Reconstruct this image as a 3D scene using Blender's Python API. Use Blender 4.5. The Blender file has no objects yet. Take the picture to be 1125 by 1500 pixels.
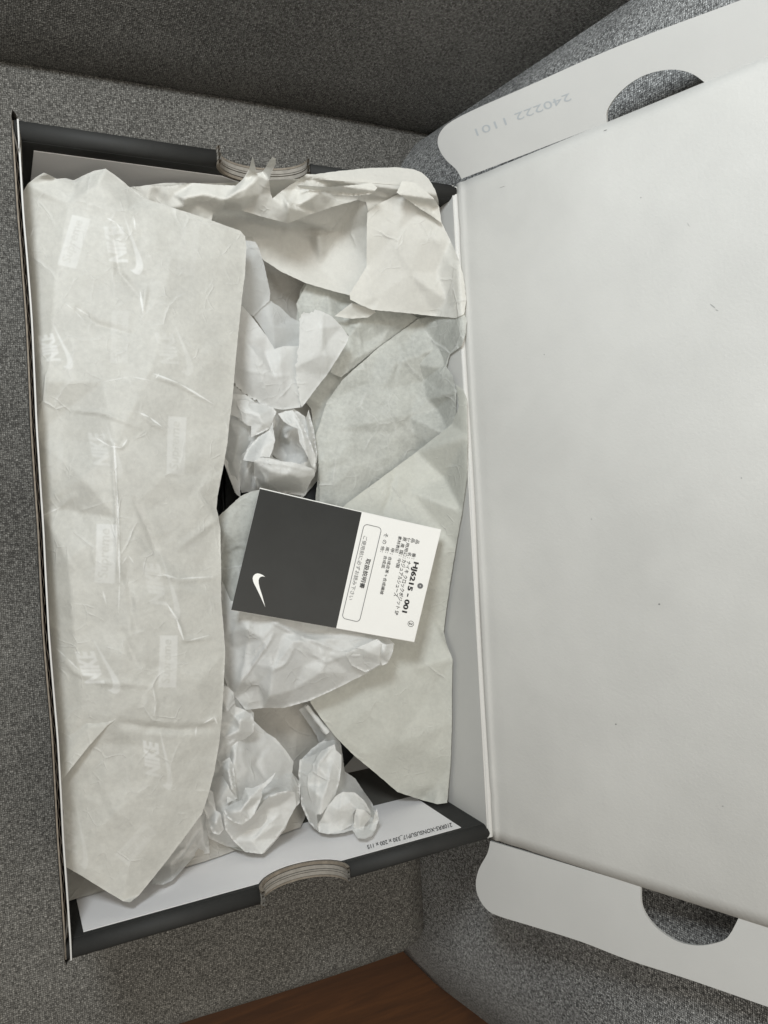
import bpy, bmesh, math, random
import numpy as np
from mathutils import Vector, Matrix
from mathutils.geometry import delaunay_2d_cdt
random.seed(4)
scene = bpy.context.scene
COL = scene.collection

# ---------------------------------------------------------------- camera
F_PX = 1150.0
W3 = np.array([0.00226371, 0.45960954, 0.05862798]); T3 = np.array([-0.12426215, -0.17696857, -0.30788594])
def rodr(w):
    t = np.linalg.norm(w); k = w/t
    K = np.array([[0, -k[2], k[1]], [k[2], 0, -k[0]], [-k[1], k[0], 0]])
    return np.eye(3)+np.sin(t)*K+(1-np.cos(t))*K@K
RC = rodr(W3); CAM = -RC.T@T3
cd = bpy.data.cameras.new('camera'); cam = bpy.data.objects.new('camera', cd); COL.objects.link(cam)
cd.sensor_fit = 'VERTICAL'; cd.sensor_height = 24; cd.lens = F_PX/1500*24
cd.clip_start = 0.01; cd.clip_end = 50
mw = Matrix.Identity(4)
for i in range(3):
    for j in range(3): mw[i][j] = RC.T[i, j]
    mw[i][3] = CAM[i]
cam.matrix_world = mw
scene.camera = cam

# ---------------------------------------------------------------- world, lamps, exposure
w = bpy.data.worlds.new('World'); scene.world = w; w.use_nodes = True
bg = w.node_tree.nodes['Background']; bg.inputs[0].default_value = (1.0, 0.97, 0.90, 1); bg.inputs[1].default_value = 0.17
def area(name, loc, target, size, power, color):
    l = bpy.data.lights.new(name, 'AREA'); l.shape = 'RECTANGLE'; l.size = size[0]; l.size_y = size[1]
    l.energy = power; l.color = color
    o = bpy.data.objects.new(name, l); COL.objects.link(o); o.location = loc
    d = Vector(target)-Vector(loc); o.rotation_euler = d.to_track_quat('-Z', 'Y').to_euler()
    return o
area('ceiling_light', (-0.06, 0.12, 1.02), (0.04, 0.18, 0.0), (1.1, 0.9), 6.8, (1.0, 0.94, 0.845))
area('lid_fill_light', (-0.12, 0.44, 0.42), (0.24, 0.33, 0.11), (0.12, 0.10), 2.5, (0.88, 0.95, 1.0))  # small unseen cool lamp, added close by to brighten the lid top
scene.view_settings.view_transform = 'Standard'; scene.view_settings.look = 'None'
scene.view_settings.exposure = 0; scene.view_settings.gamma = 1
scene.render.engine = 'CYCLES'
scene.cycles.max_bounces = 8; scene.cycles.transparent_max_bounces = 12

# ---------------------------------------------------------------- geometry helpers
def P(u, v, z=0.0):
    d = RC.T@np.array([u-562.5, -(v-750), -F_PX]); t = (z-CAM[2])/d[2]
    return CAM+t*d
def Pn(u, v, O, n):
    O = np.array(O, float); n = np.array(n, float)
    d = RC.T@np.array([u-562.5, -(v-750), -F_PX]); t = ((O-CAM)@n)/(d@n)
    return CAM+t*d
def empty(name, loc=(0, 0, 0)):
    o = bpy.data.objects.new(name, None); COL.objects.link(o); o.location = loc; o.empty_display_size = .02
    return o
def tag(o, label=None, cat=None, group=None, kind=None):
    if label: o['label'] = label
    if cat: o['category'] = cat
    if group: o['group'] = group
    if kind: o['kind'] = kind
    return o
def mesh_obj(name, verts, faces, mat, parent=None, smooth=False, uv=None):
    me = bpy.data.meshes.new(name)
    me.from_pydata([tuple(map(float, v)) for v in verts], [], [tuple(map(int, f)) for f in faces]); me.validate()
    if mat is not None:
        for m in (mat if isinstance(mat, (list, tuple)) else [mat]): me.materials.append(m)
    if smooth:
        for p in me.polygons: p.use_smooth = True
    if uv is not None:
        ul = me.uv_layers.new(name='UVMap')
        li = np.zeros(len(me.loops), int); me.loops.foreach_get('vertex_index', li)
        ul.data.foreach_set('uv', np.asarray(uv, float)[li].ravel())
    o = bpy.data.objects.new(name, me); COL.objects.link(o)
    if parent is not None: o.parent = parent
    return o
def bm_obj(name, bm, mat, parent=None, smooth=False):
    me = bpy.data.meshes.new(name); bm.normal_update(); bm.to_mesh(me); bm.free()
    if mat is not None:
        for m in (mat if isinstance(mat, (list, tuple)) else [mat]): me.materials.append(m)
    for p in me.polygons: p.use_smooth = smooth
    o = bpy.data.objects.new(name, me); COL.objects.link(o)
    if parent is not None: o.parent = parent
    return o
def add_box(bm, a, b):
    r = bmesh.ops.create_cube(bm, size=1)
    for v in r['verts']:
        v.co = Vector([(a[i]+b[i])/2+v.co[i]*(b[i]-a[i]) for i in range(3)])
    return r['verts']
def prism(poly, y0, y1, axis='y'):
    """extrude a 2-D outline (x,z) between two y values"""
    n = len(poly)
    vs = [(p[0], y0, p[1]) for p in poly]+[(p[0], y1, p[1]) for p in poly]
    fs = [list(range(n))[::-1], [n+i for i in range(n)]]
    fs += [[i, (i+1) % n, n+(i+1) % n, n+i] for i in range(n)]
    return vs, fs
def tri_poly(pts):
    """triangulate a simple 2-D polygon"""
    n = len(pts)
    r = delaunay_2d_cdt([Vector(p) for p in pts], [], [list(range(n))], 1, 1e-7)
    return [tuple(v) for v in r[0]], r[2]

# ---------------------------------------------------------------- material helpers
def new_mat(name):
    m = bpy.data.materials.new(name); m.use_nodes = True
    nt = m.node_tree; b = nt.nodes['Principled BSDF']
    return m, nt, b
def N(nt, t, **kw):
    n = nt.nodes.new(t)
    for k, v in kw.items():
        if k.startswith('i_'):
            key = k[2:]; key = int(key) if key.isdigit() else key.replace('_', ' ')
            n.inputs[key].default_value = v
        else: setattr(n, k, v)
    return n
def ramp(nt, fac, stops):
    r = nt.nodes.new('ShaderNodeValToRGB'); e = r.color_ramp.elements
    while len(e) < len(stops): e.new(0.5)
    for i, (p, c) in enumerate(stops): e[i].position = p; e[i].color = (*c, 1)
    nt.links.new(fac, r.inputs[0]); return r.outputs[0]
def math_n(nt, op, a, b=None, c=None):
    n = nt.nodes.new('ShaderNodeMath'); n.operation = op
    for i, x in enumerate((a, b, c)):
        if x is None: continue
        if isinstance(x, (int, float)): n.inputs[i].default_value = x
        else: nt.links.new(x, n.inputs[i])
    return n.outputs[0]
def mix_rgb(nt, fac, a, b, blend='MIX'):
    n = nt.nodes.new('ShaderNodeMix'); n.data_type = 'RGBA'; n.blend_type = blend
    for s, x in ((0, fac), (6, a), (7, b)):
        if isinstance(x, (int, float)): n.inputs[s].default_value = x
        elif isinstance(x, tuple): n.inputs[s].default_value = (*x, 1)
        else: nt.links.new(x, n.inputs[s])
    return n.outputs[2]
def noise(nt, vec, scale, detail=3, rough=0.6, dist=0.0):
    n = nt.nodes.new('ShaderNodeTexNoise'); n.inputs['Scale'].default_value = scale
    n.inputs['Detail'].default_value = detail; n.inputs['Roughness'].default_value = rough; n.inputs['Distortion'].default_value = dist
    if vec is not None: nt.links.new(vec, n.inputs['Vector'])
    return n.outputs[0]
def objco(nt): return nt.nodes.new('ShaderNodeTexCoord').outputs['Object']
def geoco(nt): return nt.nodes.new('ShaderNodeNewGeometry').outputs['Position']

def simple(name, col, rough=0.6, spec=0.5, var=0.06, scale=60, bump=0.0, bscale=900, metal=0.0):
    m, nt, b = new_mat(name); co = geoco(nt)
    n1 = noise(nt, co, scale, 4, .65)
    lo = tuple(max(0, c*(1-var)) for c in col); hi = tuple(min(1, c*(1+var)) for c in col)
    nt.links.new(ramp(nt, n1, [(0.3, lo), (0.7, hi)]), b.inputs['Base Color'])
    b.inputs['Roughness'].default_value = rough; b.inputs['Specular IOR Level'].default_value = spec
    b.inputs['Metallic'].default_value = metal
    if bump:
        bp = N(nt, 'ShaderNodeBump'); bp.inputs['Strength'].default_value = bump; bp.inputs['Distance'].default_value = 0.0003
        nt.links.new(noise(nt, co, bscale, 3), bp.inputs['Height']); nt.links.new(bp.outputs[0], b.inputs['Normal'])
    return m

def fabric(name, dark, light, tint=(1, 1, 1)):
    """melange basket weave; UV in metres"""
    m, nt, b = new_mat(name)
    uv = nt.nodes.new('ShaderNodeTexCoord').outputs['UV']
    # wobble the threads
    nz = nt.nodes.new('ShaderNodeTexNoise'); nz.inputs['Scale'].default_value = 420; nz.inputs['Detail'].default_value = 2
    nt.links.new(uv, nz.inputs['Vector'])
    sub = nt.nodes.new('ShaderNodeVectorMath'); sub.operation = 'SUBTRACT'; nt.links.new(nz.outputs['Color'], sub.inputs[0]); sub.inputs[1].default_value = (.5, .5, .5)
    sc = nt.nodes.new('ShaderNodeVectorMath'); sc.operation = 'SCALE'; nt.links.new(sub.outputs[0], sc.inputs[0]); sc.inputs[3].default_value = 0.0017
    ad = nt.nodes.new('ShaderNodeVectorMath'); ad.operation = 'ADD'; nt.links.new(uv, ad.inputs[0]); nt.links.new(sc.outputs[0], ad.inputs[1])
    sx = nt.nodes.new('ShaderNodeSeparateXYZ'); nt.links.new(ad.outputs[0], sx.inputs[0])
    p = 0.00102
    U = math_n(nt, 'DIVIDE', sx.outputs[0], p); V = math_n(nt, 'DIVIDE', sx.outputs[1], p)
    fu = math_n(nt, 'FLOOR', U); fv = math_n(nt, 'FLOOR', V)
    cu = math_n(nt, 'SUBTRACT', math_n(nt, 'FRACT', U), .5); cv = math_n(nt, 'SUBTRACT', math_n(nt, 'FRACT', V), .5)
    par = math_n(nt, 'FLOORED_MODULO', math_n(nt, 'ADD', fu, fv), 2.0)
    # thread across / along
    def prof(a, l):   # round across a, bulge along l
        x = math_n(nt, 'SUBTRACT', 1.0, math_n(nt, 'MULTIPLY', math_n(nt, 'MULTIPLY', a, a), 3.9))
        y = math_n(nt, 'SUBTRACT', 1.0, math_n(nt, 'MULTIPLY', math_n(nt, 'MULTIPLY', l, l), 2.2))
        return math_n(nt, 'MULTIPLY', math_n(nt, 'SQRT', math_n(nt, 'MAXIMUM', x, 0.0)), y)
    h1 = prof(cu, cv); h2 = prof(cv, cu)
    mx = nt.nodes.new('ShaderNodeMix'); mx.data_type = 'FLOAT'
    nt.links.new(par, mx.inputs[0]); nt.links.new(h1, mx.inputs[2]); nt.links.new(h2, mx.inputs[3]); h = mx.outputs[0]
    # fibres: colour changes per stitch, and slowly along a yarn
    cmb = nt.nodes.new('ShaderNodeCombineXYZ'); nt.links.new(fu, cmb.inputs[0]); nt.links.new(fv, cmb.inputs[1]); nt.links.new(par, cmb.inputs[2])
    wn = nt.nodes.new('ShaderNodeTexWhiteNoise'); wn.noise_dimensions = '3D'; nt.links.new(cmb.outputs[0], wn.inputs['Vector'])
    fine = noise(nt, ad.outputs[0], 3000, 2, .7)
    def streak(sx_, sy_):
        mp = nt.nodes.new('ShaderNodeMapping'); mp.inputs['Scale'].default_value = (sx_, sy_, 1); nt.links.new(ad.outputs[0], mp.inputs[0])
        return noise(nt, mp.outputs[0], 1.0, 2, .6)
    k1 = streak(420, 1500); k2 = streak(1500, 420)
    my = nt.nodes.new('ShaderNodeMix'); my.data_type = 'FLOAT'; nt.links.new(par, my.inputs[0]); nt.links.new(k1, my.inputs[2]); nt.links.new(k2, my.inputs[3]); yarn = my.outputs[0]
    big = noise(nt, uv, 9, 3, .6)
    mixv = math_n(nt, 'ADD', math_n(nt, 'MULTIPLY', wn.outputs[0], .12), math_n(nt, 'ADD', math_n(nt, 'MULTIPLY', fine, .22), math_n(nt, 'MULTIPLY', yarn, .72)))
    mixv = math_n(nt, 'ADD', mixv, math_n(nt, 'MULTIPLY', math_n(nt, 'SUBTRACT', big, .5), .18))
    mid = tuple((a+c)/2*.85 for a, c in zip(dark, light))
    col = ramp(nt, mixv, [(0.43, dark), (0.54, mid), (0.70, light)])
    hh = math_n(nt, 'ADD', math_n(nt, 'MULTIPLY', h, .75), .25)
    gap = mix_rgb(nt, hh, tuple(c*.6 for c in dark), col)
    nt.links.new(gap, b.inputs['Base Color'])
    b.inputs['Roughness'].default_value = .9; b.inputs['Specular IOR Level'].default_value = .15
    bp = N(nt, 'ShaderNodeBump'); bp.inputs['Strength'].default_value = .9; bp.inputs['Distance'].default_value = 0.00045
    nt.links.new(math_n(nt, 'ADD', h, math_n(nt, 'MULTIPLY', fine, .5)), bp.inputs['Height']); nt.links.new(bp.outputs[0], b.inputs['Normal'])
    return m

def tissue(name, col, transl=.28, see=.10, img=None, mott=.10, crease=.5, seed=0.0, inkcol=(.93, .93, .92)):
    m, nt, b = new_mat(name); out = nt.nodes['Material Output']
    co = geoco(nt)
    mp = nt.nodes.new('ShaderNodeMapping'); mp.inputs['Location'].default_value = (seed, seed*.7, 0); nt.links.new(co, mp.inputs[0]); co = mp.outputs[0]
    cloud = noise(nt, co, 70, 4, .6); pulp = noise(nt, co, 520, 3, .65)
    s = math_n(nt, 'ADD', math_n(nt, 'MULTIPLY', cloud, .55), math_n(nt, 'MULTIPLY', pulp, .45))
    lo = tuple(c*(1-mott) for c in col); hi = tuple(min(.95, c*(1+mott)) for c in col)
    c = ramp(nt, s, [(.36, lo), (.64, hi)])
    # worn crease network: thin crooked lines where the paper was crushed
    warp = nt.nodes.new('ShaderNodeTexNoise'); warp.inputs['Scale'].default_value = 60; warp.inputs['Detail'].default_value = 3
    nt.links.new(co, warp.inputs['Vector'])
    wv = nt.nodes.new('ShaderNodeVectorMath'); wv.operation = 'MULTIPLY_ADD'
    nt.links.new(warp.outputs['Color'], wv.inputs[0]); wv.inputs[1].default_value = (.0065, .0065, .0065); nt.links.new(co, wv.inputs[2])
    hs = None; cm = None
    for k, (scl, wd, amp) in enumerate(((48, .05, 1.0), (120, .07, .45))):
        vo = nt.nodes.new('ShaderNodeTexVoronoi'); vo.feature = 'DISTANCE_TO_EDGE'; vo.inputs['Scale'].default_value = scl
        nt.links.new(wv.outputs[0], vo.inputs['Vector'])
        e = nt.nodes.new('ShaderNodeMapRange'); e.inputs[1].default_value = 0; e.inputs[2].default_value = wd; e.inputs[3].default_value = 1; e.inputs[4].default_value = 0
        nt.links.new(vo.outputs['Distance'], e.inputs[0])
        msk = nt.nodes.new('ShaderNodeMapRange'); msk.inputs[1].default_value = .52; msk.inputs[2].default_value = .66
        nt.links.new(noise(nt, co, scl*.7, 2), msk.inputs[0])
        x = math_n(nt, 'MULTIPLY', math_n(nt, 'MULTIPLY', math_n(nt, 'POWER', e.outputs[0], 1.6), msk.outputs[0]), amp)
        hs = x if hs is None else math_n(nt, 'ADD', hs, x)
    rg = nt.nodes.new('ShaderNodeTexNoise'); rg.noise_type = 'RIDGED_MULTIFRACTAL'; rg.inputs['Scale'].default_value = 30; rg.inputs['Detail'].default_value = 5
    rg.inputs['Roughness'].default_value = .55; rg.inputs['Lacunarity'].default_value = 2.3; nt.links.new(wv.outputs[0], rg.inputs['Vector'])
    fz = nt.nodes.new('ShaderNodeMapRange'); fz.inputs[1].default_value = .42; fz.inputs[2].default_value = .62; fz.inputs[3].default_value = .15; fz.inputs[4].default_value = 1.0
    nt.links.new(noise(nt, co, 22, 2), fz.inputs[0])
    ridged = math_n(nt, 'MULTIPLY', rg.outputs[0], fz.outputs[0])
    c = mix_rgb(nt, math_n(nt, 'MULTIPLY', hs, .30*crease), c, (.90, .90, .87))
    tfac = transl; sfac = see
    if img is not None:
        uv = nt.nodes.new('ShaderNodeTexCoord').outputs['UV']
        it = nt.nodes.new('ShaderNodeTexImage'); it.image = img; it.extension = 'CLIP'; nt.links.new(uv, it.inputs[0])
        sp_ = nt.nodes.new('ShaderNodeSeparateColor'); nt.links.new(it.outputs[0], sp_.inputs[0]); ink = sp_.outputs[0]; wear_highlight = sp_.outputs[1]
        fade = nt.nodes.new('ShaderNodeMapRange'); fade.inputs[1].default_value = .34; fade.inputs[2].default_value = .62; fade.inputs[3].default_value = .35; fade.inputs[4].default_value = 1.0
        nt.links.new(noise(nt, co, 26, 2), fade.inputs[0])
        inkf = math_n(nt, 'MULTIPLY', ink, fade.outputs[0])
        c = mix_rgb(nt, inkf, c, inkcol)
        c = mix_rgb(nt, math_n(nt, 'MULTIPLY', wear_highlight, .9), c, (.95, .95, .93))
    nt.links.new(c, b.inputs['Base Color'])
    b.inputs['Roughness'].default_value = .55; b.inputs['Specular IOR Level'].default_value = .28
    bp = N(nt, 'ShaderNodeBump'); bp.inputs['Strength'].default_value = .6; bp.inputs['Distance'].default_value = .0007
    nt.links.new(math_n(nt, 'ADD', math_n(nt, 'ADD', math_n(nt, 'MULTIPLY', hs, .9), math_n(nt, 'MULTIPLY', ridged, .75*crease+.1)), math_n(nt, 'ADD', math_n(nt, 'MULTIPLY', cloud, .6), math_n(nt, 'MULTIPLY', pulp, .16))), bp.inputs['Height'])
    nt.links.new(bp.outputs[0], b.inputs['Normal'])
    tr = nt.nodes.new('ShaderNodeBsdfTranslucent'); nt.links.new(c, tr.inputs[0]); nt.links.new(bp.outputs[0], tr.inputs['Normal'])
    m1 = nt.nodes.new('ShaderNodeMixShader'); m1.inputs[0].default_value = transl
    nt.links.new(b.outputs[0], m1.inputs[1]); nt.links.new(tr.outputs[0], m1.inputs[2])
    tp = nt.nodes.new('ShaderNodeBsdfTransparent')
    m2 = nt.nodes.new('ShaderNodeMixShader'); m2.inputs[0].default_value = see
    if img is not None: nt.links.new(math_n(nt, 'MULTIPLY', math_n(nt, 'SUBTRACT', 1.0, inkf), see), m2.inputs[0])
    nt.links.new(m1.outputs[0], m2.inputs[1]); nt.links.new(tp.outputs[0], m2.inputs[2])
    nt.links.new(m2.outputs[0], out.inputs[0])
    return m

M = {}
M['seat_fabric'] = fabric('seat_fabric', (.082, .078, .071), (.43, .415, .38))
M['lit_arm_fabric'] = fabric('lit_arm_fabric', (.10, .10, .098), (.82, .82, .80))  # sofa fabric again, lightened to paint in the arm's brighter light
M['board_white'] = simple('board_white', (.56, .552, .528), .55, .35, .025, 25, .15, 1500)
M['board_grey'] = simple('board_grey', (.56, .55, .53), .6, .3, .04, 30, .15, 1500)
M['lid_white'] = simple('lid_white', (.565, .555, .525), .42, .45, .075, 11, .35, 700)
M['panel_white'] = simple('panel_white', (.78, .765, .76), .55, .3, .02, 25, .12, 1500)
M['black_board'] = simple('black_board', (.027, .027, .0255), .68, .28, .15, 40, .2, 1400)
M['shaded_board'] = simple('shaded_board', (.10, .095, .085), .85, .2, .1, 60)
M['kraft'] = simple('kraft', (.21, .18, .145), .85, .2, .22, 400, .5, 900)
M['kraft_grey'] = simple('kraft_grey', (.27, .25, .22), .85, .2, .15, 400, .5, 900)
M['ink_black'] = simple('ink_black', (.02, .02, .02), .5, .3, .0)
M['ink_grey'] = simple('ink_grey', (.13, .13, .13), .5, .3, .0)
M['ink_faint'] = simple('ink_faint', (.42, .44, .45), .5, .3, .0)
M['ink_scuff'] = simple('ink_scuff', (.22, .22, .21), .8, .2, .2, 300)
M['card_white'] = simple('card_white', (.74, .73, .70), .45, .4, .012, 30)
M['card_black'] = simple('card_black', (.024, .025, .024), .30, .4, .12, 60, .05, 900)
M['logo_white'] = simple('logo_white', (.82, .81, .78), .4, .4, .0)
M['shoe_foam'] = simple('shoe_foam', (.016, .017, .018), .5, .4, .1, 60, .2, 1200)
# wood
m, nt, b = new_mat('floor_wood'); co = geoco(nt)
mp = nt.nodes.new('ShaderNodeMapping'); mp.inputs['Scale'].default_value = (1.2, 14, 1); mp.inputs['Rotation'].default_value = (0, 0, math.radians(-6)); nt.links.new(co, mp.inputs[0])
g = noise(nt, mp.outputs[0], 9, 6, .65, .6)
nt.links.new(ramp(nt, g, [(.3, (.050, .018, .004)), (.55, (.080, .029, .007)), (.75, (.115, .043, .011))]), b.inputs['Base Color'])
b.inputs['Roughness'].default_value = .38; M['wood'] = m

# ---------------------------------------------------------------- lettering and marks
def text_mesh(s, bold=0.0, shear=0.0):
    c = bpy.data.curves.new('lettering', 'FONT'); c.body = s; c.size = 1; c.offset = bold; c.shear = shear; c.resolution_u = 3
    o = bpy.data.objects.new('lettering', c); COL.objects.link(o)
    dg = bpy.context.evaluated_depsgraph_get(); me = o.evaluated_get(dg).to_mesh()
    me.calc_loop_triangles()
    vs = np.array([v.co[:2] for v in me.vertices]); fs = [tuple(t.vertices) for t in me.loop_triangles]
    o.evaluated_get(dg).to_mesh_clear(); bpy.data.objects.remove(o); bpy.data.curves.remove(c)
    return vs, fs
SW = [(1, .36), (.62, .21), (.42, .125), (.30, .07), (.22, .045), (.14, .035), (.07, .055), (.02, .105), (.0, .17), (.02, .25), (.06, .32), (.105, .375),
      (.095, .31), (.105, .255), (.145, .215), (.21, .195), (.30, .198), (.42, .22), (.66, .285)]
def swoosh_mesh():
    vs, fs = tri_poly(SW); return np.array(vs)[:, :2], fs
def mapped(vs, p0, p1, h, fit=True, ymin=None, ymax=None):
    """place lettering so that it runs from p0 to p1 (photo pixels) with height h"""
    p0 = np.array(p0, float); p1 = np.array(p1, float); d = p1-p0; L = np.linalg.norm(d); d /= L; up = np.array([d[1], -d[0]])
    x0, x1 = vs[:, 0].min(), vs[:, 0].max(); y0 = vs[:, 1].min() if ymin is None else ymin; y1 = vs[:, 1].max() if ymax is None else ymax
    X = (vs[:, 0]-x0)/(x1-x0)*L; Y = (vs[:, 1]-y0)/(y1-y0)*h
    return p0+X[:, None]*d+Y[:, None]*up
def put_marks(name, items, planefn, mat, parent):
    V = []; Fc = []
    for vs, fs, p0, p1, h in items:
        q = mapped(vs, p0, p1, h); k = len(V)
        V += [planefn(a, b_) for a, b_ in q]; Fc += [tuple(k+i for i in f) for f in fs]
    return mesh_obj(name, V, Fc, mat, parent)

# ---------------------------------------------------------------- sofa
def grid_surface(name, fn, us, vs_, mat, parent, uvf):
    V = []; UV = []; nu, nv = len(us), len(vs_)
    for a in us:
        for b_ in vs_: V.append(fn(a, b_)); UV.append(uvf(a, b_))
    Fc = [(i*nv+j, (i+1)*nv+j, (i+1)*nv+j+1, i*nv+j+1) for i in range(nu-1) for j in range(nv-1)]
    return mesh_obj(name, V, Fc, mat, parent, True, UV)
def sweep_profile(name, prof, xs, wob, mat, parent):
    """profile (y,z) loop swept along x, capped; UV = (x, arc length)"""
    s = [0]
    for a, b_ in zip(prof, prof[1:]): s.append(s[-1]+math.dist(a, b_))
    V = []; UV = []; n = len(prof)
    for x in xs:
        for (y, z), t in zip(prof, s):
            dy, dz = wob(x, y, z); V.append((x, y+dy, z+dz)); UV.append((x, t))
    Fc = [(i*n+j, i*n+j+1, (i+1)*n+j+1, (i+1)*n+j) for i in range(len(xs)-1) for j in range(n-1)]
    Fc += [tuple(range(n))[::-1], tuple((len(xs)-1)*n+j for j in range(n))]
    return mesh_obj(name, V, Fc, mat, parent, True, UV)
def arc2(cx, cy, r, a0, a1, n=8):
    return [(cx+r*math.cos(math.radians(a0+(a1-a0)*i/n)), cy+r*math.sin(math.radians(a0+(a1-a0)*i/n))) for i in range(n+1)]
sofa = tag(empty('sofa', (0, .15, -.19)), 'grey woven fabric sofa corner that the open shoe box rests on', 'sofa')
def rel(o): o.matrix_parent_inverse = Matrix.Translation(-Vector(o.parent.location)); return o
zs = -.1155
prof = [(.46, -.19), (-.106, -.1895)]+arc2(-.106, zs-.014, .014, 180, 90, 6)+[(y, zs) for y in np.linspace(-.09, .40, 40)]+[(.406, zs-.0003), (.411, zs-.0012), (.416, zs-.003), (.422, zs-.008), (.46, zs-.02)]
def wob(x, y, z):
    if x > .208 and z > -.13 and y < .0: return (0, -min(.05, .010*((x-.208)/.016)**2))
    return (0.0018*math.sin(x*21+1)*(1 if y < -.09 else 0), 0)
rel(sweep_profile('seat_cushion', prof, list(np.linspace(-.9, .205, 60))+[.209, .213, .217, .221, .2235, .24, .27, .30], wob, M['seat_fabric'], sofa))
# backrest, leaning back with a soft lower edge
prof = [(.47, -.18)]+[(.425, -.14), (.4135, -.125), (.4125, -.116)]+[(.412+.16*(z+.11)+.002*math.sin(z*14), z) for z in np.linspace(-.105, .26, 16)]+arc2(.53, .28, .055, 175, 60, 6)+[(.62, .31), (.62, -.18)]
rel(sweep_profile('backrest', prof, list(np.linspace(-.9, 1.0, 70)), lambda x, y, z: (.003*math.sin(x*9)*(1 if y < .56 else 0), 0), M['seat_fabric'], sofa))
# armrest: plan outline lofted upwards, inner face leaning out
plan = [(.60, -.32), (.46, -.285), (.36, -.255), (.31, -.228), (.275, -.195), (.25, -.163), (.233, -.134), (.2255, -.11), (.2245, -.06)]
plan += [(.2245, y) for y in np.linspace(-.02, .33, 12)]+[(.2250, .355), (.2275, .375), (.234, .392), (.245, .406), (.262, .418), (.30, .430), (.60, .435)]
def arm_pt(i, z):
    x, y = plan[i]; lean = .15*(z+.115)
    return x+lean, y, z
ctr = (.45, .05)
levels = [-.19, -.17, -.14, -.10, -.05, 0, .05, .10, .15, .19, .215]
V = []; UV = []; n = len(plan); arcs = [0]
for a, b_ in zip(plan, plan[1:]): arcs.append(arcs[-1]+math.dist(a, b_))
for z in levels:
    for i in range(n): V.append(arm_pt(i, z)); UV.append((z, arcs[i]))
tops = [(.010, .232), (.028, .244), (.055, .250), (.12, .252)]
for ins, z in tops:
    for i in range(n):
        x, y, _ = arm_pt(i, .215); d = np.array([ctr[0]-x, ctr[1]-y]); d = d/np.linalg.norm(d)*ins
        V.append((x+d[0], y+d[1], z)); UV.append((.215+ins+.5*(z-.215), arcs[i]))
L = len(levels)+len(tops)
Fc = [(i*n+j, i*n+j+1, (i+1)*n+j+1, (i+1)*n+j) for i in range(L-1) for j in range(n-1)]
Fc += [(i*n+n-1, i*n, (i+1)*n, (i+1)*n+n-1) for i in range(L-1)]
Fc += [tuple((L-1)*n+j for j in range(n)), tuple(range(n))[::-1]]
rel(mesh_obj('armrest', V, Fc, M['lit_arm_fabric'], sofa, True, UV))
# floor
fl = mesh_obj('floor', [(-1.5, -1.6, -.1905), (1.8, -1.6, -.1905), (1.8, .9, -.1905), (-1.5, .9, -.1905)], [(0, 1, 2, 3)], M['wood']); tag(fl, kind='structure')

# ---------------------------------------------------------------- shoe box
BW, BL, BH = .200, .330, .115
box = tag(empty('shoe_box', (.1, .165, -BH)), 'open black shoe box with a white inside, its lid leaning on the armrest', 'shoe box')
IBOX = Matrix.Translation(-Vector(box.location))
def bx(o):
    if o.parent is box: o.matrix_parent_inverse = IBOX
    return o
bm = bmesh.new(); add_box(bm, (.0078, .0005, -BH), (BW-.0005, BL-.0005, -BH+.0018)); bx(bm_obj('box_floor', bm, M['board_grey'], box))
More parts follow.
